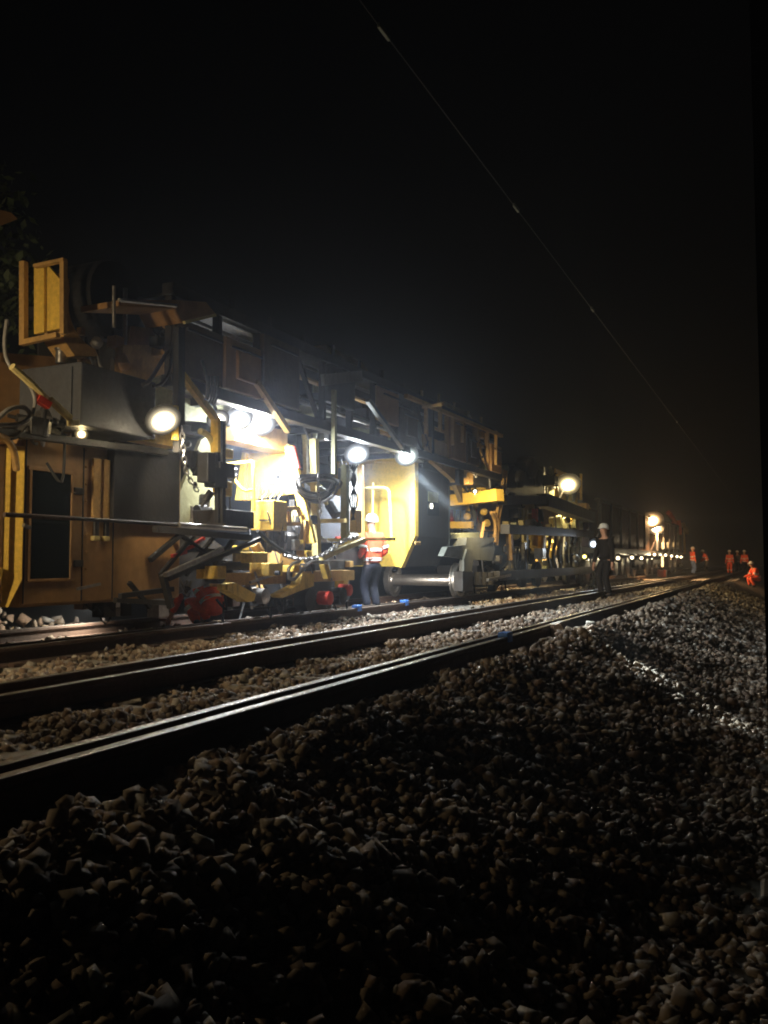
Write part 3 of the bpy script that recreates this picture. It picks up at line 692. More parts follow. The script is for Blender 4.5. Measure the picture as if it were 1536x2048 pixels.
cw = sbox("cab_window", 856, 878, 984, 1031, dC-0.01, 0.03, glass, cab, xr=867, ch=0.02)
sbox("window_shade", 857, 877, 984, 1004, dC-0.016, 0.02, olive, cw, xr=867)
B().lathe([(0.055, 0), (0.05, 0.012), (0.01, 0.02)], sd(863, 1012, dC-0.02), (1, 0, 0), 16).build("window_lamp", emit("window_lamp_glow", (1, 0.95, 0.8), 4), cw)
sbox("side_door_line", 898, 899, 940, 1100, dC-0.006, 0.01, grey, cab, xr=898, ch=0)
sbox("side_handle", 832, 842, 1083, 1090, dC-0.25, 0.03, tan, cab)
B().box((-7.8, Yc+0.0, zt), (-dC-0.02, Yc+0.5, zt+0.09), 0.02).build("cab_roof_lip", yellow, cab)
sbox("roof_box", 845, 905, 930, 945, dC-0.02, 0.9, black, cab)
plate("cab_hood", [(815, 905), (820, 840), (846, 845), (848, 925)], 5.95, 0.3, ggreen, M)
# ----- haunch and rail frames to the right
plate("haunch", [(846, 868), (905, 893), (922, 945), (926, 1005), (908, 960), (848, 908)], 5.92, 0.1, tan, M)
plate("haunch", [(848, 908), (850, 890), (880, 925), (872, 930)], 5.88, 0.06, tan, M)
for x, t_, u_ in ((852, 806, 868), (880, 808, 862), (905, 830, 890), (925, 835, 885), (955, 850, 895), (975, 860, 900), (992, 862, 930)):
    stick("guard_post", sd(x, t_, 5.8), sd(x, u_, 5.8), 0.06, tan, M)
stick("guard_rail", sd(812, 792, 5.8), sd(1003, 872, 5.8), 0.07, tan, M)
stick("guard_rail", sd(846, 815, 5.78), sd(885, 808, 5.3), 0.05, tan, M)
for (a, b_, t_, u_, m) in ((905, 950, 888, 910, tan), (920, 990, 930, 968, dark), (930, 950, 868, 886, tan), (955, 1000, 890, 960, dark)):
    sbox("deck_machinery", a, b_, t_, u_, 6.1, 0.7, m, M)
plate("lower_plate", [(915, 930), (1000, 950), (1003, 975), (925, 965)], 6.4, 0.4, dark, M)
# yellow work unit behind the cab
stick("work_beam", cy(903, 1002, 18.6), cy(1000, 990, 18.0), 0.26, yellow, M)
stick("work_beam", cy(900, 1050, 19.2), cy(945, 1050, 19.2), 0.16, yellow, M)
stick("work_beam", cy(900, 1070, 20.0), cy(960, 1070, 20.0), 0.10, pale, M)
stick("work_beam", cy(905, 972, 19.5), cy(965, 980, 19.0), 0.2, yellow, M)
stick("work_beam", cy(985, 1000, 19.5), cy(1002, 982, 19.4), 0.25, yellow, M)
xplate("back_sheet", [(900, 1062), (1000, 1062), (1000, 1000), (900, 1000)], 22.0, 0.05, tan, M)
for k in range(9):
    B().lathe([(0.05, 0), (0.05, 0.16), (0.03, 0.2)], cy(904+k*5.5, 1066, 20.3), (0, 0, 1), 8).build("valve", dark, M, smooth=False)
for k in range(6):
    B().lathe([(0.045, 0), (0.07, 0.1), (0.045, 0.3), (0.06, 0.34)], cy(903+k*12, 1046, 20.9), (0, 0, 1), 10).build("spring", redp if k in (0, 4) else steel, M, smooth=False)
for (x, y) in ((938, 1016), (935, 1035), (950, 1012), (968, 1025), (974, 1048)):
    B().lathe([(0.03, 0), (0.09, 0.03), (0.09, 0.1), (0.03, 0.14)], cy(x, y, 19.5), (0.3, -1, 0.2), 12).build("round_gauge", worn, M, smooth=False)
pipe("work_hose", [cy(936, 985, 20), cy(942, 972, 20), cy(955, 968, 20), cy(968, 980, 20), cy(972, 995, 20)], 0.05, rubber, M)
pipe("work_hose", [cy(942, 1010, 19.4), cy(950, 1035, 19.4), cy(945, 1050, 19.4)], 0.06, rubber, M)
for q in ([(1008, 940), (1004, 975), (998, 1000), (992, 1035)], [(1012, 942), (1010, 975), (1004, 1003), (997, 1037)], [(982, 1025), (990, 1045), (990, 1085)], [(987, 1025), (995, 1045), (993, 1090)], [(968, 1045), (962, 1080)]):
    pipe("bent_post", [sd(x, y, 6.0) for x, y in q], 0.04, tan, M, sub=3)
# bogie frame and the wheelset
YW = sd(916, 1170, 6.15).y
wheelset(M, YW)
bf = plate("bogie_frame", [(887, 1112), (895, 1094), (986, 1084), (990, 1096), (985, 1122), (935, 1118)], 5.9, 0.12, grey, M)
plate("frame_leg", [(928, 1120), (934, 1098), (950, 1100), (942, 1150), (928, 1148)], 5.86, 0.10, grey, bf)
plate("frame_top", [(900, 1077), (905, 1068), (975, 1064), (975, 1078)], 6.1, 0.5, ggreen, bf)
plate("frame_top", [(930, 1098), (934, 1075), (990, 1075), (985, 1092)], 5.9, 0.3, grey, bf)
sbox("axle_box", 926, 946, 1142, 1182, 5.85, 0.2, dark, bf)
for k in range(3): B().lathe([(0.09, 0), (0.09, 0.28)], sd(956+k*12, 1170, 5.9), (0, 0, 1), 12).build("bogie_spring", dark, bf, smooth=False)
sbox("brake_rigging", 955, 1000, 1130, 1170, 6.3, 1.0, black, bf)
stick("side_step", sd(975, 1160, 5.75), sd(1020, 1150, 5.75), 0.06, steel, bf)
# underframe of the gantry machine: yellow clamps, arms and rollers
for (a, b_, t_, u_, m, d_) in ((505, 536, 1104, 1126, worn, 5.9), (434, 453, 1132, 1158, worn, 5.9), (538, 566, 1126, 1152, worn, 5.95),
                               (590, 630, 1130, 1150, worn, 6.3), (452, 500, 1120, 1140, dark, 6.2), (560, 600, 1100, 1130, tan, 6.5), (640, 700, 1120, 1140, dark, 6.5)):
    sbox("clamp_block", a, b_, t_, u_, d_, 0.3, m, M)
B().lathe([(0.03, 0), (0.03, 0.06)], sd(551, 1146, 5.93), (1, 0, 0), 12).build("pin", black, M)
plate("lifting_arm", [(455, 1168), (470, 1165), (512, 1188), (508, 1202), (495, 1204), (455, 1180)], 5.95, 0.15, worn, M)
plate("lifting_arm", [(558, 1190), (600, 1168), (605, 1145), (628, 1148), (628, 1172), (600, 1182), (565, 1196)], 5.95, 0.15, worn, M)
plate("lifting_arm", [(648, 1130), (656, 1128), (664, 1155), (656, 1158)], 5.92, 0.08, worn, M)
stick("lift_beam", sd(430, 1160, 6.3), sd(700, 1150, 6.3), 0.16, tan, M)
stick("lift_beam", sd(500, 1165, 6.1), sd(545, 1150, 6.1), 0.03, steel, M)
pipe("hydraulic_hose", [sd(578, 1158, 5.85), sd(577, 1140, 5.85), sd(585, 1128, 5.85), sd(600, 1122, 5.85)], 0.022, hosem, M)
pipe("hydraulic_hose", [sd(578, 1156, 5.85), sd(588, 1158, 5.85), sd(605, 1140, 5.85), sd(622, 1124, 5.85), sd(642, 1124, 5.85)], 0.022, hosem, M)
pipe("hydraulic_hose", [sd(515, 1062, 5.8), sd(540, 1085, 5.8), sd(570, 1105, 5.8), sd(600, 1118, 5.8)], 0.025, rubber, M)
for (x, y, r_, m) in ((610, 1200, 0.16, black), (650, 1196, 0.10, redp), (690, 1180, 0.09, redp), (676, 1192, 0.13, black), (430, 1150, 0.1, black), (520, 1192, 0.1, steel)):
    B().lathe([(r_*0.3, -0.1), (r_, -0.09), (r_, 0.09), (r_*0.3, 0.1)], sd(x, y, 6.05), (1, 0, 0), 20).build("guide_roller", m, M, smooth=False)
plate("guard_sheet", [(655, 1118), (700, 1095), (735, 1090), (735, 1130), (700, 1132), (655, 1140)], 6.8, 0.06, dark, M)
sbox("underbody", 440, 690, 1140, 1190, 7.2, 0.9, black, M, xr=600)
# floodlights
p = sd(326, 840, 5.55); flood(M, p, (0.0, 0.75, -0.6), 0.13, (1.0, 0.83, 0.55), 80, 90, post=sd(350, 830, 5.65), bulb=4, cone=130)
p = sd(436, 838, 6.15); flood(M, p, (0.1, 0.5, -1), 0.10, (1.0, 0.93, 0.8), 90, 60, post=p+Vector((-.1, 0, .3)))
p = sd(478, 838, 6.25); flood(M, p, (0.0, 0.5, -0.9), 0.13, (0.92, 0.96, 1.0), 450, 90, post=p+Vector((-.15, 0, .35)), bulb=50)
p = sd(518, 845, 6.2); flood(M, p, (-0.1, 0.45, -0.9), 0.16, (0.90, 0.95, 1.0), 560, 90, post=p+Vector((-.2, 0, .35)), bulb=80)
p = sd(714, 908, 6.25); flood(M, p, (0.1, 0.45, -0.85), 0.15, (0.86, 0.93, 1.0), 650, 90, post=p+Vector((-.1, .2, .45)), bulb=65)
p = cy(813, 912, 13.75); flood(M, p, (0.25, 0.2, -0.9), 0.15, (0.90, 1.0, 0.96), 480, 90, post=p+Vector((-.05, .1, .6)), bulb=60, beam=(((-2.05, 10.0, 0.05), 10000, 7.0), ((-1.0, 9.4, -0.3), 80, 13)))
p = sd(163, 868, 6.0); flood(A, p, TOCAM(p, 0.4), 0.05, (1.0, 0.75, 0.35), 8, 30, post=p+Vector((-.1, 0, .1)))
p = Vector((-5.6, 1.9, 2.4)); flood(A, p, Vector((-0.25, 0.75, -0.35)), 0.16, (1.0, 0.76, 0.43), 270, 60, cone=150, face=False, post=p+Vector((-1.0, 0.3, .1)), beam=(((-10.6, 6.5, 5.2), 200, 70), ((-2.5, 2.6, 0.0), 75, 40)))
clutter(M, (370, 470), (860, 1040), (5.9, 6.4), 16, [black, dark, rubber, olive], 1)
clutter(M, (480, 620), (1000, 1110), (5.95, 6.6), 26, [dark, black, yellow, steel, tan], 2)
clutter(M, (590, 705), (800, 1080), (6.2, 7.0), 34, [dark, olive, bluegrey, black, steel, pale], 3, 1.3)
clutter(M, (430, 700), (1125, 1205), (6.0, 6.9), 46, [dark, black, dark, yellow, rust, steel, tan], 4, 1.2)
clutter(M, (905, 1000), (870, 955), (5.95, 6.6), 26, [dark, tan, olive, black], 5, 1.8)
clutter(M, (900, 1005), (1010, 1085), (7.6, 8.4), 18, [tan, yellow, dark, steel, worn], 6, 1.2)
clutter(M, (940, 1010), (1110, 1180), (6.0, 7.2), 20, [dark, steel, black], 7, 1.8)
clutter(A, (150, 400), (1150, 1215), (6.2, 7.4), 26, [dark, black, steel, rust], 8, 1.1)
clutter(A, (-10, 150), (835, 885), (5.9, 6.4), 18, [dark, tan, steel, black], 9)
clutter(A, (130, 340), (640, 740), (6.1, 6.8), 18, [dark, black, steel, brown], 10, 1.1)
p = sd(200, 1188, 7.4); flood(A, p, Vector((-0.7, -0.3, -0.8)), 0.05, (1.0, 0.92, 0.75), 120, 10, name="added_fill_lamp", post=p+Vector((0, 0, .2)))  # unseen lamp added to light the ground below the wagon
p = Vector((-6.9, 15.3, 0.74)); flood(M, p, Vector((0.1, 0.8, -0.45)), 0.05, (1.0, 0.92, 0.8), 130, 10, name="added_fill_lamp", face=False)  # lamp added under the cab to brighten the wheelset
# cable coil hung on the machine
cc = thing("cable_coil", sd(635, 1000, 5.85), "coil of grey hoses hanging in loops from the yellow frame", "cable coil")
for k in range(7):
    a = 40+random.uniform(-6, 6); b_ = 24+random.uniform(-8, 7); cx, cyy = 634+random.uniform(-5, 5), 968+random.uniform(-5, 5)
    ring = [sd(cx+a*math.cos(t), cyy+b_*math.sin(t)*(1.25 if math.sin(t) > 0 else 0.55), 5.82+0.03*k+0.05*math.sin(2*t+k)) for t in np.linspace(0, 2*math.pi, 15)]
    pipe("loop", ring, 0.02, hosem if k % 3 else rubber, cc, 6, 3)
stick("hanger", sd(596, 952, 5.8), sd(668, 950, 5.8), 0.04, steel, cc)
chain("steel chain sagging above the yellow clamps beneath the girder", [sd(*q, 5.75) for q in ((575, 1112), (600, 1117), (625, 1116), (648, 1108), (672, 1092), (690, 1080), (722, 1072))], 0.055)
chain("thin steel chain hanging from the black post by the left floodlight", [sd(*q, 5.55) for q in ((364, 860), (367, 900), (372, 940), (385, 968), (402, 990))], 0.045)
chain("steel chain hanging straight down below the hose coil", [sd(*q, 5.75) for q in ((636, 950), (638, 990), (641, 1020), (640, 1045))], 0.035)

# ------------------------------------------------------------------ dark equipment wagon further along
Q = thing("equipment_wagon", (-6.9, 22.5, 0.17), "dark open equipment wagon with lit yellow tanks and one warm floodlight", "rail vehicle")
def qs(n, a, b_, t_, u_, d_, th, m): return sbox(n, a, b_, t_, u_, d_, th, m, Q)
plate("engine_block", [(1012, 1000), (1012, 950), (1030, 932), (1050, 945), (1052, 925), (1078, 930), (1082, 960), (1092, 1002)], 6.0, 1.2, black, Q)
for (x, y, r_) in ((1058, 935, 0.30), (1035, 958, 0.22), (1072, 955, 0.24)):
    B().lathe([(r_*0.4, -0.3), (r_, -0.25), (r_, 0.1), (r_*0.8, 0.14), (r_*0.3, 0.15)], sd(x, y, 6.0), (1, -0.2, 0), 20).build("fan_housing", dark, Q, smooth=False)
stick("main_beam", sd(1005, 1000, 5.75), sd(1092, 1000, 5.75), 0.22, dark, Q)
stick("main_beam", sd(1085, 1000, 5.75), sd(1180, 1035, 5.75), 0.34, dark, Q)
stick("main_beam", sd(1010, 1058, 5.75), sd(1182, 1068, 5.75), 0.22, dark, Q)
stick("sole_bar", sd(990, 1152, 5.85), sd(1180, 1140, 5.85), 0.22, dark, Q)
for k, (x, t_, u_, m) in enumerate(((1043, 1020, 1062, pale), (1050, 1020, 1140, pale), (1070, 1018, 1060, orange), (1078, 1020, 1060, orange), (1103, 1035, 1062, olive), (1117, 1032, 1062, olive), (1130, 1036, 1064, olive), (1147, 1040, 1066, olive),
                                (1018, 1062, 1120, tan), (1046, 1085, 1150, steel), (1160, 1000, 1070, grey), (1182, 1020, 1110, grey), (1172, 1010, 1075, grey))):
    stick("upright", sd(x, t_, 6.1), sd(x+(3 if k > 3 else 0), u_, 6.1), 0.14, m, Q)
for (x, y, r_) in ((1074, 1085, 0.24), (1062, 1080, 0.2), (1058, 1045, 0.16), (1083, 1078, 0.14)):
    B().lathe([(r_*0.5, -0.25), (r_, -0.2), (r_, 0.2), (r_*0.5, 0.25)], sd(x, y, 6.4), (0, 0.2, 1), 16).build("yellow_tank", yellow, Q, smooth=False)
stick("tank_leg", sd(1080, 1095, 6.4), sd(1080, 1142, 6.4), 0.12, pale, Q)
for k in range(7):
    pipe("hose", [sd(1098+k*11, 1062, 5.9), sd(1100+k*10, 1085, 5.85), sd(1095+k*11, 1110, 5.9), sd(1102+k*10, 1140, 5.95)], 0.05, rubber if k % 3 else hosem, Q, 6, 3)
for (x, y) in ((1066, 1046), (1057, 1046), (1077, 1052), (1024, 993), (1155, 1030), (1148, 1070), (1152, 1115), (1150, 1128), (1135, 1040)):
    B().lathe([(0.02, -0.05), (0.1, -0.04), (0.1, 0.05), (0.03, 0.07)], sd(x, y, 5.8), (1, -0.6, 0.2), 10).build("coupling", steel, Q, smooth=False)
for x in (1042, 1072, 1132, 1158): B().lathe([(0.1, -0.07), (0.34, -0.06), (0.36, 0.07), (0.1, 0.08)], sd(x, 1148, 6.15), (1, 0, 0), 24).build("wheel", dark, Q)
for k in range(5): B().lathe([(0.1, 0), (0.17, 0.1), (0.16, 0.5), (0.08, 0.55)], sd(1098+k*13, 1000-k*(-4), 6.5), (0.1*k, 0, 1), 10).build("valve_stack", olive if k < 3 else dark, Q, smooth=False)
clutter(Q, (1010, 1180), (1015, 1140), (5.8, 7.2), 60, [dark, pale, yellow, steel, black, olive, tan], 11, 2.4)
clutter(Q, (1010, 1120), (930, 1000), (6.0, 6.8), 26, [dark, black, olive], 12, 2.4)
lf = sbox("lamp_cage", 1112, 1164, 948, 1002, 6.35, 0.05, yellow, Q)
stick("lamp_mast", sd(1140, 1005, 6.2), sd(1140, 1060, 6.2), 0.1, pale, Q)
for a in (1114, 1162): stick("cage_post", sd(a, 948, 5.95), sd(a, 1000, 5.95), 0.07, yellow, lf)
B().lathe([(0.24, 0), (0.2, 0.1), (0.06, 0.16)], sd(1140, 1012, 6.1), (0, 0, 1), 14).build("mast_collar", pale, Q)
p = sd(1136, 968, 5.9); flood(Q, p, (0.1, 0.25, -1), 0.28, (1.0, 0.76, 0.36), 1300, 50, cone=140, bulb=120, post=p+Vector((-.3, 0, -.5)))
p = sd(1050, 1030, 6.9); flood(Q, p, Vector((0.1, 0.2, -1)), 0.12, (1.0, 0.85, 0.45), 500, name="added_fill_lamp")  # added fill, brightens the yellow parts of the wagon
p = sd(1120, 1045, 7.0); flood(Q, p, Vector((0.1, -0.3, -1)), 0.12, (1.0, 0.85, 0.5), 420, name="added_fill_lamp")  # second lamp added to brighten the wagon's middle
p = cy(950, 982, 16.6); flood(M, p, Vector((-0.2, 0.9, -0.45)), 0.05, (1.0, 0.78, 0.42), 420, name="added_fill_lamp")  # lamp added to brighten the yellow work unit behind the cab
p = sd(1169, 1113, 5.7); flood(Q, p, TOCAM(p, 0.0), 0.1, (1.0, 0.8, 0.2), 6, 6, name="marker_lamp")

# ------------------------------------------------------------------ far wagons
def far_wagon(Ya, Yb, label, lamps):
    W = thing("hopper_wagon", (-6.9, (Ya+Yb)/2, 0.17), label, "rail vehicle", "dark wagons coupled behind the machines")
    B().box((-8.3, Ya, 1.15), (-5.55, Yb, 1.38), 0.02).build("underframe", dark, W)
    n = 6; st = (Yb-Ya-0.8)/n
    for k in range(n):
        a = Ya+0.4+k*st
        B().prism([(-5.75, a+0.05, 1.45), (-5.5, a+0.05, 2.0), (-5.5, a+0.05, 2.9), (-5.56, a+0.05, 2.9), (-5.56, a+0.05, 2.0), (-5.81, a+0.05, 1.45)], (0, st-0.1, 0)).build("side_panel", rust, W)
        B().bar((-5.47, a, 1.40), (-5.47, a, 2.95), 0.1, 0.08).build("rib", dark, W)
    B().box((-8.3, Ya+0.4, 1.4), (-5.85, Yb-0.4, 2.7)).build("hopper_body", rust, W)
    B().box((-5.62, Ya+0.3, 2.9), (-5.46, Yb-0.3, 3.02), 0.01).build("top_rail", dark, W)
    for c in (Ya+2.2, Yb-2.2):
        b = B().prism([(-5.75, c-1.4, 0.62), (-5.75, c-1.2, 0.95), (-5.75, c+1.2, 0.95), (-5.75, c+1.4, 0.62), (-5.75, c+0.6, 0.5), (-5.75, c-0.6, 0.5)], (-0.12, 0, 0)).build("bogie", dark, W)
        for y in (c-0.9, c+0.9):
            for d_ in (6.15, 7.655):
                B().lathe([(0.1, -0.06), (0.42, -0.05), (0.44, 0.06), (0.1, 0.07)], (-d_, y, 0.61), (1, 0, 0), 22).build("wheel", steel, b)
            B().lathe([(0.1, 0), (0.13, 0.04), (0.13, 0.12), (0.06, 0.14)], (-5.75, y, 0.64), (1, 0, 0), 12).build("axle_box", dark, b)
    for x, y, c_, w_ in lamps:  # glowing lamps added in place of axle-box ends that catch light
        p = sd(x, y, 5.42); flood(W, p, TOCAM(p, 0.15), 0.11, c_, w_, 6, name="axle_glint_lamp", post=p+Vector((-.2, 0, .25)))
    for (x, t_, u_) in ():
        pass
    return W
WARM = (1.0, 0.80, 0.48)
W1 = far_wagon(28.5, 41.5, "dark hopper wagon next to the equipment wagon", [(1236, 1116, WARM, 26), (1264, 1115, WARM, 40), (1283, 1116, WARM, 26)])
W2 = far_wagon(43.0, 58.0, "farthest dark hopper wagon carrying an orange floodlight and crane arm", [(1309, 1109, WARM, 40), (1331, 1110, WARM, 30), (1343, 1112, WARM, 26), (1354, 1113, WARM, 26), (1362, 1114, WARM, 20)])
for x in (1325, 1340, 1350): stick("white_stanchion", sd(x, 1113, 5.4), sd(x, 1134, 5.4), 0.12, whitep, W2)
for x in (1326, 1335, 1346, 1355): stick("white_stanchion", sd(x, 1085, 5.42), sd(x, 1098, 5.42), 0.14, grey, W2)
p = sd(1304, 1040, 5.5); flood(W2, p, (0.25, 0.35, -1), 0.38, (1.0, 0.55, 0.22), 1800, 50, cone=140, bulb=250, post=p+Vector((-.5, 0, -.4)), beam=((gp(1425, 60, 1.0), 7000, 28),))
p = sd(1312, 1056, 5.5); flood(W2, p, (0.3, 0.3, -1), 0.28, (1.0, 0.72, 0.42), 300, 50, cone=140, post=p+Vector((-.5, 0, -.3)))
crn = pipe("crane_arm", [sd(1337, 1026, 5.6), sd(1345, 1036, 5.6), sd(1352, 1048, 5.6)], 0.13, orange, W2, sub=2)
stick("crane_post", sd(1352, 1048, 5.6), sd(1355, 1062, 5.6), 0.5, orange, W2)
stick("crane_post", sd(1366, 1060, 5.5), sd(1368, 1108, 5.5), 0.22, tan, W2)
stick("crane_post", sd(1363, 1050, 5.5), sd(1372, 1064, 5.5), 0.3, tan, W2)

# ------------------------------------------------------------------ people
def skinmesh(name, pts, edges, rad, mat, parent, root=0, sub=2):
    me = bpy.data.meshes.new(name); me.from_pydata([tuple(p) for p in pts], edges, [])
    o = bpy.data.objects.new(name, me); C.objects.link(o)
    m = o.modifiers.new("skin", 'SKIN'); m.use_smooth_shade = True
    for i, sv in enumerate(me.skin_vertices[0].data):
        r_ = rad[i]; sv.radius = (r_, r_) if not isinstance(r_, tuple) else r_; sv.use_root = (i == root)
    if sub: s_ = o.modifiers.new("sub", 'SUBSURF'); s_.levels = sub; s_.render_levels = sub
    bpy.context.view_layer.update()
    dg = bpy.context.evaluated_depsgraph_get()
    m2 = bpy.data.meshes.new_from_object(o.evaluated_get(dg)); o.modifiers.clear(); o.data = m2; bpy.data.meshes.remove(me)
    m2.materials.clear(); m2.materials.append(mat)
    for p in m2.polygons: p.use_smooth = True
    o.parent = parent
    return o
def limb2(a, c, l1, l2, bend):
    """middle joint of a two-bone limb"""
    a, c = Vector(a), Vector(c); v_ = c-a; L = min(v_.length, l1+l2-1e-3); h = math.sqrt(max(0, l1*l1-((L*L+l1*l1-l2*l2)/(2*L))**2))
    t = v_.normalized(); b = Vector(bend); b = (b-t*b.dot(t)).normalized()
    return a+t*((L*L+l1*l1-l2*l2)/(2*L))+b*h
def person(loc, face, label, top=orange, legs=navy, H=1.76, pel=(0, 0, 0.93), chest=(0, 0.02, 1.36), head=(0, 0.05, 1.64), hands=((0.28, 0.10, 0.82), (-0.28, 0.10, 0.82)), feet=((0.11, 0.02, 0.09), (-0.11, 0.0, 0.09)), bands=True, leg_bands=False, cap=helmw, detail=True, vest=None, group="workers on the line"):
    k = H/1.76
    t = thing("person", loc, label, "person", group); t.rotation_euler = (0, 0, face); t.scale = (k, k, k)
    pel, chest, head = Vector(pel), Vector(chest), Vector(head)
    up = (chest-pel).normalized(); sp = pel.lerp(chest, 0.45); nk = chest+(head-chest)*0.5
    sh = [chest+Vector((s_*0.185, 0, 0.05)) for s_ in (1, -1)]; hp = [pel+Vector((s_*0.10, 0, -0.03)) for s_ in (1, -1)]
    el = [limb2(sh[i], hands[i], 0.30, 0.28, (0.3*(1 if i == 0 else -1), -1, -0.2)) for i in (0, 1)]
    kn = [limb2(hp[i], feet[i], 0.43, 0.43, (0, 1, 0.1)) for i in (0, 1)]
    hd = head; ht = head+Vector((0, -0.01, 0.09))
    pts = [pel, sp, chest, nk, hd+Vector((0, 0, -0.05)), hd+Vector((0, 0, 0.03)), ht]; rad = [(0.11, 0.08), (0.11, 0.08), (0.12, 0.08), 0.052, (0.07, 0.085), (0.077, 0.095), (0.06, 0.07)]
    ed = [(0, 1), (1, 2), (2, 3), (3, 4), (4, 5), (5, 6)]
    pts += [hd+Vector((0, 0.085, -0.015)), hd+Vector((0, 0.112, -0.028))]; rad += [0.022, 0.014]; ed += [(4, 7), (7, 8)]
    for i in (0, 1):
        n = len(pts); H_ = Vector(hands[i]); dr = (H_-el[i]).normalized(); pm = H_+dr*0.06
        pts += [sh[i], el[i], H_, pm]; rad += [0.045, 0.038, 0.032, (0.035, 0.022)]; ed += [(2, n), (n, n+1), (n+1, n+2), (n+2, n+3)]
        if detail:
            sx = dr.cross(Vector((0, 0, 1)) if abs(dr.z) < 0.9 else Vector((1, 0, 0))).normalized(); cu = dr.cross(sx)
            for q, ln in enumerate((0.066, 0.075, 0.07, 0.055)):
                m_ = len(pts); o_ = sx*((q-1.5)*0.019)
                pts += [pm+dr*0.03+o_, pm+dr*(0.03+ln*0.6)+o_+cu*0.012, pm+dr*(0.03+ln)+o_+cu*0.032]; rad += [0.0095, 0.009, 0.008]; ed += [(n+3, m_), (m_, m_+1), (m_+1, m_+2)]
            m_ = len(pts); pts += [H_+dr*0.03+sx*0.035, H_+dr*0.07+sx*0.055+cu*0.015]; rad += [0.011, 0.009]; ed += [(n+2, m_), (m_, m_+1)]
    for i in (0, 1):
        n = len(pts); F_ = Vector(feet[i]); pts += [hp[i], kn[i], F_, F_+Vector((0, 0.14, -0.055))]; rad += [0.075, 0.055, 0.045, (0.04, 0.03)]; ed += [(0, n), (n, n+1), (n+1, n+2), (n+2, n+3)]
    skinmesh("body", pts, ed, rad, skin, t)
    # jacket
    pts = [pel+Vector((0, 0, -0.04)), pel+up*0.06, sp, chest, chest+(nk-chest)*0.35]; rad = [(0.178, 0.14), (0.17, 0.135), (0.165, 0.13), (0.19, 0.14), (0.09, 0.09)]; ed = [(0, 1), (1, 2), (2, 3), (3, 4)]
    for i in (0, 1):
        n = len(pts); pts += [sh[i], sh[i].lerp(el[i], 0.5), el[i], el[i].lerp(Vector(hands[i]), 0.9)]; rad += [0.085, 0.072, 0.064, 0.052]; ed += [(3, n), (n, n+1), (n+1, n+2), (n+2, n+3)]
    jk = skinmesh("jacket", pts, ed, rad, top, t, 2)
    pts = [pel+up*0.03, pel]; rad = [(0.165, 0.125), (0.165, 0.13)]; ed = [(0, 1)]
    for i in (0, 1):
        n = len(pts); F_ = Vector(feet[i]); pts += [hp[i]+Vector((0, 0, -0.02)), hp[i].lerp(kn[i], 0.6), kn[i], F_+(kn[i]-F_)*0.05]; rad += [0.115, 0.098, 0.085, 0.075]; ed += [(1, n), (n, n+1), (n+1, n+2), (n+2, n+3)]
    tr = skinmesh("trousers", pts, ed, rad, legs, t, 1)
    for i in (0, 1):
        F_ = Vector(feet[i]); skinmesh("boot", [F_+Vector((0, 0, 0.07)), F_+Vector((0, 0, -0.02)), F_+Vector((0, 0.10, -0.04)), F_+Vector((0, 0.17, -0.05))], [(0, 1), (1, 2), (2, 3)], [0.058, 0.058, (0.05, 0.045), (0.045, 0.035)], black, t)
    hm = bpy.data.objects.new("x", None)
    b = B(); ax = (ht-hd).normalized()
    b.lathe([(0.128, -0.002), (0.13, 0.0), (0.118, 0.012), (0.116, 0.05), (0.098, 0.095), (0.06, 0.125), (0.01, 0.135)], hd+Vector((0, 0, 0.035)), ax+Vector((0, -0.08, 0)), 20)
    bpy.data.objects.remove(hm)
    def local(bb, nm, m, par):
        me = bpy.data.meshes.new(nm); me.from_pydata([tuple(q) for q in bb.v], [], bb.f); me.materials.append(m)
        for p in me.polygons: p.use_smooth = True
        o = bpy.data.objects.new(nm, me); C.objects.link(o); o.parent = par; return o
    h_ = local(b, "helmet", cap, t)
    b = B(); b.prism([hd+Vector((x, y, 0.035)) for x, y in ((-0.1, 0.08), (0.1, 0.08), (0.06, 0.165), (-0.06, 0.165))], (0, 0, 0.012)); local(b, "peak", cap, h_)
    if bands:
        for f_ in ((0.1, 0.18, 0.145), (0.5, 0.178, 0.142)):
            b = B(); c_ = pel.lerp(chest, f_[0]); q = up.to_track_quat('Z', 'Y'); n = 24; v_ = []
            for z in (-0.028, 0.028):
                for j in range(n):
                    a = 2*math.pi*j/n; v_.append(c_+q @ Vector((math.cos(a)*f_[1], math.sin(a)*f_[2], z)))
            b.add(v_, [(j, (j+1) % n, n+(j+1) % n, n+j) for j in range(n)]); local(b, "reflective_band", silver, jk)
        for i in (0, 1):
            b = B(); s0, e0 = sh[i].lerp(el[i], 0.68), sh[i].lerp(el[i], 0.85); b.tube([s0, e0], 0.079, 12, 1); local(b, "reflective_band", silver, jk)
    if leg_bands:
        for i in (0, 1):
            b = B(); F_ = Vector(feet[i]); b.tube([kn[i].lerp(F_, 0.3), kn[i].lerp(F_, 0.45)], 0.092, 12, 1); local(b, "reflective_band", silver, tr)
    return t
def foot(x, y, d, z=0.0):
    p = sd(x, y, d); return Vector((p.x, p.y, z))
person(gp(746, 15.2, -0.02), R(60), "worker in orange and yellow vest and white helmet facing the yellow cab", H=1.74, hands=((0.24, 0.22, 1.0), (-0.22, 0.2, 0.98)), legs=navy)
person(gp(410, 11.4, 0.0), R(75), "worker in orange crouching low between the rails under the girder", legs=orange, H=1.7,
       pel=(0, -0.18, 0.36), chest=(0, 0.12, 0.70), head=(0, 0.30, 0.93), hands=((0.25, 0.45, 0.25), (-0.22, 0.45, 0.2)), feet=((0.15, 0.12, 0.09), (-0.15, -0.05, 0.09)), leg_bands=True)
person(gp(1211, 21.0, 0.0), R(150), "worker in dark overalls and white helmet standing on the near track", top=blackcl, legs=blackcl, H=1.8, bands=False)
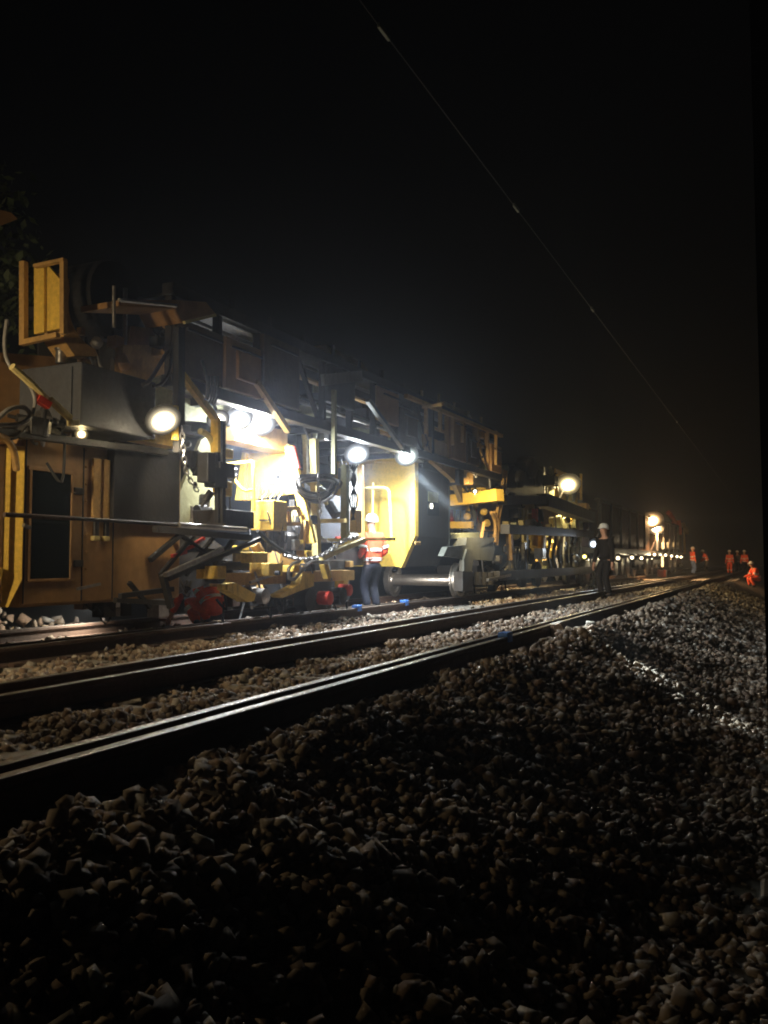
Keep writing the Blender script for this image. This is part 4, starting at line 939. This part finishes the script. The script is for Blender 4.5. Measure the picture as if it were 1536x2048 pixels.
person(gp(1384, 54, 0.0), R(-60), "worker in orange vest and blue jeans standing near the last wagon", legs=jean, detail=False)
person(gp(1414, 59, 0.0), R(80), "worker in dark trousers bending forward on the far end of the track", legs=greycl, detail=False, chest=(0, 0.16, 1.30), head=(0, 0.30, 1.52), hands=((0.2, 0.4, 0.85), (-0.2, 0.4, 0.8)))
person(gp(1459, 63, -0.1), R(170), "worker in full orange suit, leftmost of the distant group of three", legs=orange, leg_bands=True, detail=False)
person(gp(1474, 66, -0.1), R(200), "worker in dark clothes between two distant workers in orange", top=greycl, legs=navy, bands=False, detail=False)
person(gp(1489, 63, -0.1), R(160), "worker in orange jacket and dark trousers, rightmost of the distant group", legs=navy, detail=False)
person(gp(1509, 40, -0.35), R(120), "worker in orange crouching at the track side, half hidden by the mast", legs=orange, detail=False, pel=(0, -0.12, 0.45), chest=(0, 0.05, 0.82), head=(0, 0.18, 1.08), hands=((0.2, 0.42, 0.5), (-0.2, 0.42, 0.5)), feet=((0.15, 0.2, 0.09), (-0.15, 0.1, 0.09)))
# red bag beside the last wagon
bgp = gp(1323, 46, 0.0); bg = thing("tool_bag", bgp, "red tool bag with white straps beside the far wagon", "bag")
B().box(bgp+Vector((-0.22, -0.3, 0.02)), bgp+Vector((0.22, 0.3, 0.42)), 0.06).build("bag_body", orange, bg)
for s_ in (-0.14, 0.14): B().box(bgp+Vector((0.222, s_-0.03, 0.03)), bgp+Vector((0.232, s_+0.03, 0.40))).build("strap", whitep, bg)
B().tube([bgp+Vector((0, -0.12, 0.4)), bgp+Vector((0, -0.06, 0.54)), bgp+Vector((0, 0.06, 0.54)), bgp+Vector((0, 0.12, 0.4))], 0.02, 6).build("grip", black, bg)

# ------------------------------------------------------------------ small things on the rails
def onrail(name, x, d, z0, size, mat, label, cat, group=None):
    p = sd(x, 1200, d); o = B().box((-d-size[0], p.y-size[1], z0), (-d+size[0], p.y+size[1], z0+size[2]), 0.006).build(name, mat); return tag(o, label, cat, group)
def marker(x, d, label):
    p = sd(x, 1200, d); t = thing("rail_clamp", (-d, p.y, 0.17), label, "clamp", "blue clamps on the rails")
    B().box((-d-0.05, p.y-0.09, 0.172), (-d+0.05, p.y+0.09, 0.215), 0.008).build("clamp_top", bluem, t)
    for s_ in (-1, 1): B().box((-d+s_*0.05-0.008, p.y-0.06, 0.12), (-d+s_*0.05+0.008, p.y+0.06, 0.20), 0.003).build("jaw", bluem, t)
marker(1010, 2.5, "bright blue clamp on the nearest rail"); marker(809, 6.15, "blue clamp on the rail by the bare wheelset"); marker(714, 6.15, "blue clamp on the rail at the standing worker's feet")
p = sd(1110, 1250, 2.44); t = thing("wooden_block", (-2.40, p.y, 0.0), "pale wooden block leaning on the near rail before the lit ballast", "block")
B().prism([(-2.42, p.y-0.2, 0.0), (-2.32, p.y-0.2, 0.0), (-2.42, p.y-0.2, 0.16), (-2.45, p.y-0.2, 0.16)], (0, 0.4, 0)).build("block", woodm, t)
B().box((-2.44, p.y-0.16, 0.1605), (-2.41, p.y+0.16, 0.175), 0.004).build("cleat", woodm, t)

# torch on the ground side of the equipment wagon, lighting the shoulder
tp = sd(1187, 1088, 5.3)
tw = thing("hand_lamp", tp-Vector((0, 0, 0.5)), "small bluish white lamp on a stand beside the dark worker", "lamp")
flood(tw, tp, TOCAM(tp, 0.3), 0.12, (0.80, 0.9, 1.0), 60, 30, post=tp-Vector((0, 0, 0.3)), name="lamp_head", cone=120)
B().tube([tp-Vector((0, 0, 0.25)), Vector((tp.x, tp.y, 0.02))], 0.02, 8, 1).build("stand", black, tw)
for a in range(3): B().bar(Vector((tp.x, tp.y, 0.4)), Vector((tp.x+0.3*math.cos(a*2.1), tp.y+0.3*math.sin(a*2.1), 0.0)), 0.02).build("stand_leg", black, tw)

# ------------------------------------------------------------------ overhead wire and mast
wz = 5.86
cw_ = thing("overhead_wire", (-3.25, 0, wz), "thin overhead wire running across the black sky with small clamps", "wire")
B().tube([(-3.25, -6, wz), (-3.25, 40, wz), (-3.25, 110, wz)], 0.0048, 6, 1).build("contact_wire", dark, cw_)
for x, y in ((785, 60), (1040, 415), (1180, 620), (1340, 845)):
    r_ = ray(x, y); q = CAM+r_*((wz-CAM.z)/r_.z); B().box((-3.266, q.y-0.12, wz-0.02), (-3.234, q.y+0.12, wz+0.03), 0.006).build("dropper_clamp", grey, cw_)
mp_ = dp(1572, 1660, 4.0); mx_, my_ = mp_.x, mp_.y
mast = thing("catenary_mast", (mx_, my_, -0.64), "dark steel mast standing at the right edge of the picture", "mast")
hw = 0.065
B().box((mx_-hw, my_-0.09, -0.66), (mx_+hw, my_-0.077, 7.2)).build("flange", black, mast); B().box((mx_-hw, my_+0.077, -0.66), (mx_+hw, my_+0.09, 7.2)).build("flange", black, mast)
B().box((mx_-0.006, my_-0.0765, -0.66), (mx_+0.006, my_+0.0765, 7.2)).build("web", black, mast)
B().box((mx_-0.12, my_-0.14, -0.7), (mx_+0.12, my_+0.14, -0.62), 0.02).build("footing", dark, mast)

# ------------------------------------------------------------------ trees behind the machine
def leafm():
    m, nt, b = nodes("leaves"); N, L = nt.nodes, nt.links
    n = N.new("ShaderNodeTexNoise"); n.inputs["Scale"].default_value = 1.3; tc = N.new("ShaderNodeTexCoord"); L.new(tc.outputs["Object"], n.inputs["Vector"])
    cr = N.new("ShaderNodeValToRGB"); cr.color_ramp.elements[0].color = (0.035, 0.06, 0.02, 1); cr.color_ramp.elements[1].color = (0.10, 0.13, 0.04, 1)
    L.new(n.outputs[0], cr.inputs[0]); L.new(cr.outputs[0], b.inputs["Base Color"]); b.inputs["Roughness"].default_value = 0.6
    return m
leaf = leafm(); bark = paint("bark", (0.08, 0.06, 0.045), 0.9)
def tree(loc, h, rx, label, seed):
    r = random.Random(seed); t = thing("tree", loc, label, "tree", "trees behind the machines"); L0 = Vector(loc)
    b = B(); trunk = [L0+Vector((0, 0, z*h))+Vector((r.uniform(-.12, .12), r.uniform(-.12, .12), 0))*(z > 0) for z in (0, .25, .5, .75, .95)]
    n = 8; vv, ff = [], []
    for i, p in enumerate(trunk):
        rr = 0.16*h/7*(1-0.8*i/4)
        for k in range(n): a = 2*math.pi*k/n; vv.append(p+Vector((math.cos(a)*rr, math.sin(a)*rr, 0)))
    for i in range(4):
        for k in range(n): ff.append((i*n+k, i*n+(k+1) % n, (i+1)*n+(k+1) % n, (i+1)*n+k))
    tips = []; b.add(vv, ff)
    for k in range(26):
        z = r.uniform(0.22, 0.95); p0 = L0+Vector((0, 0, z*h)); a = r.uniform(0, 6.28); l = rx*math.sin(math.pi*min(1, (z-0.1)*1.05))**0.6*r.uniform(0.6, 1.1)
        p1 = p0+Vector((math.cos(a)*l, math.sin(a)*l, r.uniform(0.1, 0.9))); tips += [p0.lerp(p1, f) for f in (0.45, 0.7, 0.9, 1.0)]
        b.tube([p0, p0.lerp(p1, .5)+Vector((0, 0, .1)), p1], 0.03, 5, 2)
    b.build("trunk", bark, t)
    nl = 9000; c_ = np.array([tips[r.randrange(len(tips))][:] for _ in range(nl)])+np.random.default_rng(seed).normal(0, 0.30, (nl, 3))-np.array(L0)
    g = np.random.default_rng(seed+1); u = g.normal(size=(nl, 3)); u /= np.linalg.norm(u, axis=1)[:, None]; w = np.cross(u, g.normal(size=(nl, 3))); w /= np.linalg.norm(w, axis=1)[:, None]
    s_ = g.uniform(0.05, 0.11, (nl, 1)); V_ = np.stack([c_-u*s_, c_+w*s_*0.5, c_+u*s_, c_-w*s_*0.5], 1).reshape(-1, 3)
    npmesh("crown", V_, np.arange(nl*4).reshape(-1, 4), leaf, t)
tree((-10.6, 5.6, -0.6), 7.4, 2.1, "leafy green tree at the left edge behind the cab wagon", 3)
tree((-12.2, 9.0, -0.6), 7.0, 2.1, "dim tree behind the fan drum and overhead girder", 5)

# ------------------------------------------------------------------ dusty night air
hz = B().box((-58, -14, -1.7), (58, 165, 8.6)).build("haze", None); hz.data.materials.clear()
hm_ = bpy.data.materials.new("haze_air"); hm_.use_nodes = True; hn = hm_.node_tree; hn.nodes.clear()
ho = hn.nodes.new("ShaderNodeOutputMaterial"); pv = hn.nodes.new("ShaderNodeVolumePrincipled")
pv.inputs["Color"].default_value = (0.85, 0.9, 1.0, 1); pv.inputs["Density"].default_value = 0.0024; pv.inputs["Anisotropy"].default_value = 0.6
hn.links.new(pv.outputs[0], ho.inputs["Volume"]); hz.data.materials.append(hm_); hz["kind"] = "stuff"

# dust volume added over the machine to give its lamps halos
dbm = bmesh.new(); bmesh.ops.create_icosphere(dbm, subdivisions=3, radius=1.0)
dv = [Vector((-6.8, 9.0, 2.6))+Vector((q.co.x*4.8, q.co.y*8.2, q.co.z*4.2)) for q in dbm.verts]; dbm.verts.index_update()
dust = obj("halo_dust", dv, [[q.index for q in f.verts] for f in dbm.faces], None); dbm.free(); dust.data.materials.clear()
dm = bpy.data.materials.new("halo_dust_air"); dm.use_nodes = True; dn = dm.node_tree; dn.nodes.clear(); N, L = dn.nodes, dn.links
do = N.new("ShaderNodeOutputMaterial"); dvp = N.new("ShaderNodeVolumePrincipled"); tc = N.new("ShaderNodeTexCoord")
mp = N.new("ShaderNodeMapping"); mp.vector_type = 'POINT'; mp.inputs["Location"].default_value = (6.8/4.8, -9.0/8.2, -2.6/4.2); mp.inputs["Scale"].default_value = (1/4.8, 1/8.2, 1/4.2)
L.new(tc.outputs["Object"], mp.inputs[0]); ln = N.new("ShaderNodeVectorMath"); ln.operation = 'LENGTH'; L.new(mp.outputs[0], ln.inputs[0])
fo = N.new("ShaderNodeMapRange"); fo.interpolation_type = 'SMOOTHSTEP'; fo.inputs[1].default_value = 0.98; fo.inputs[2].default_value = 0.15; fo.inputs[3].default_value = 0.0; fo.inputs[4].default_value = 0.032
L.new(ln.outputs["Value"], fo.inputs[0]); nz = N.new("ShaderNodeTexNoise"); nz.inputs["Scale"].default_value = 0.7; nz.inputs["Detail"].default_value = 2; L.new(tc.outputs["Object"], nz.inputs["Vector"])
mm = N.new("ShaderNodeMath"); mm.operation = 'MULTIPLY'; L.new(fo.outputs[0], mm.inputs[0]); L.new(nz.outputs[0], mm.inputs[1])
L.new(mm.outputs[0], dvp.inputs["Density"]); dvp.inputs["Color"].default_value = (0.74, 0.82, 1.0, 1); dvp.inputs["Anisotropy"].default_value = 0.5
L.new(dvp.outputs[0], do.inputs["Volume"]); dust.data.materials.append(dm); dust["kind"] = "stuff"
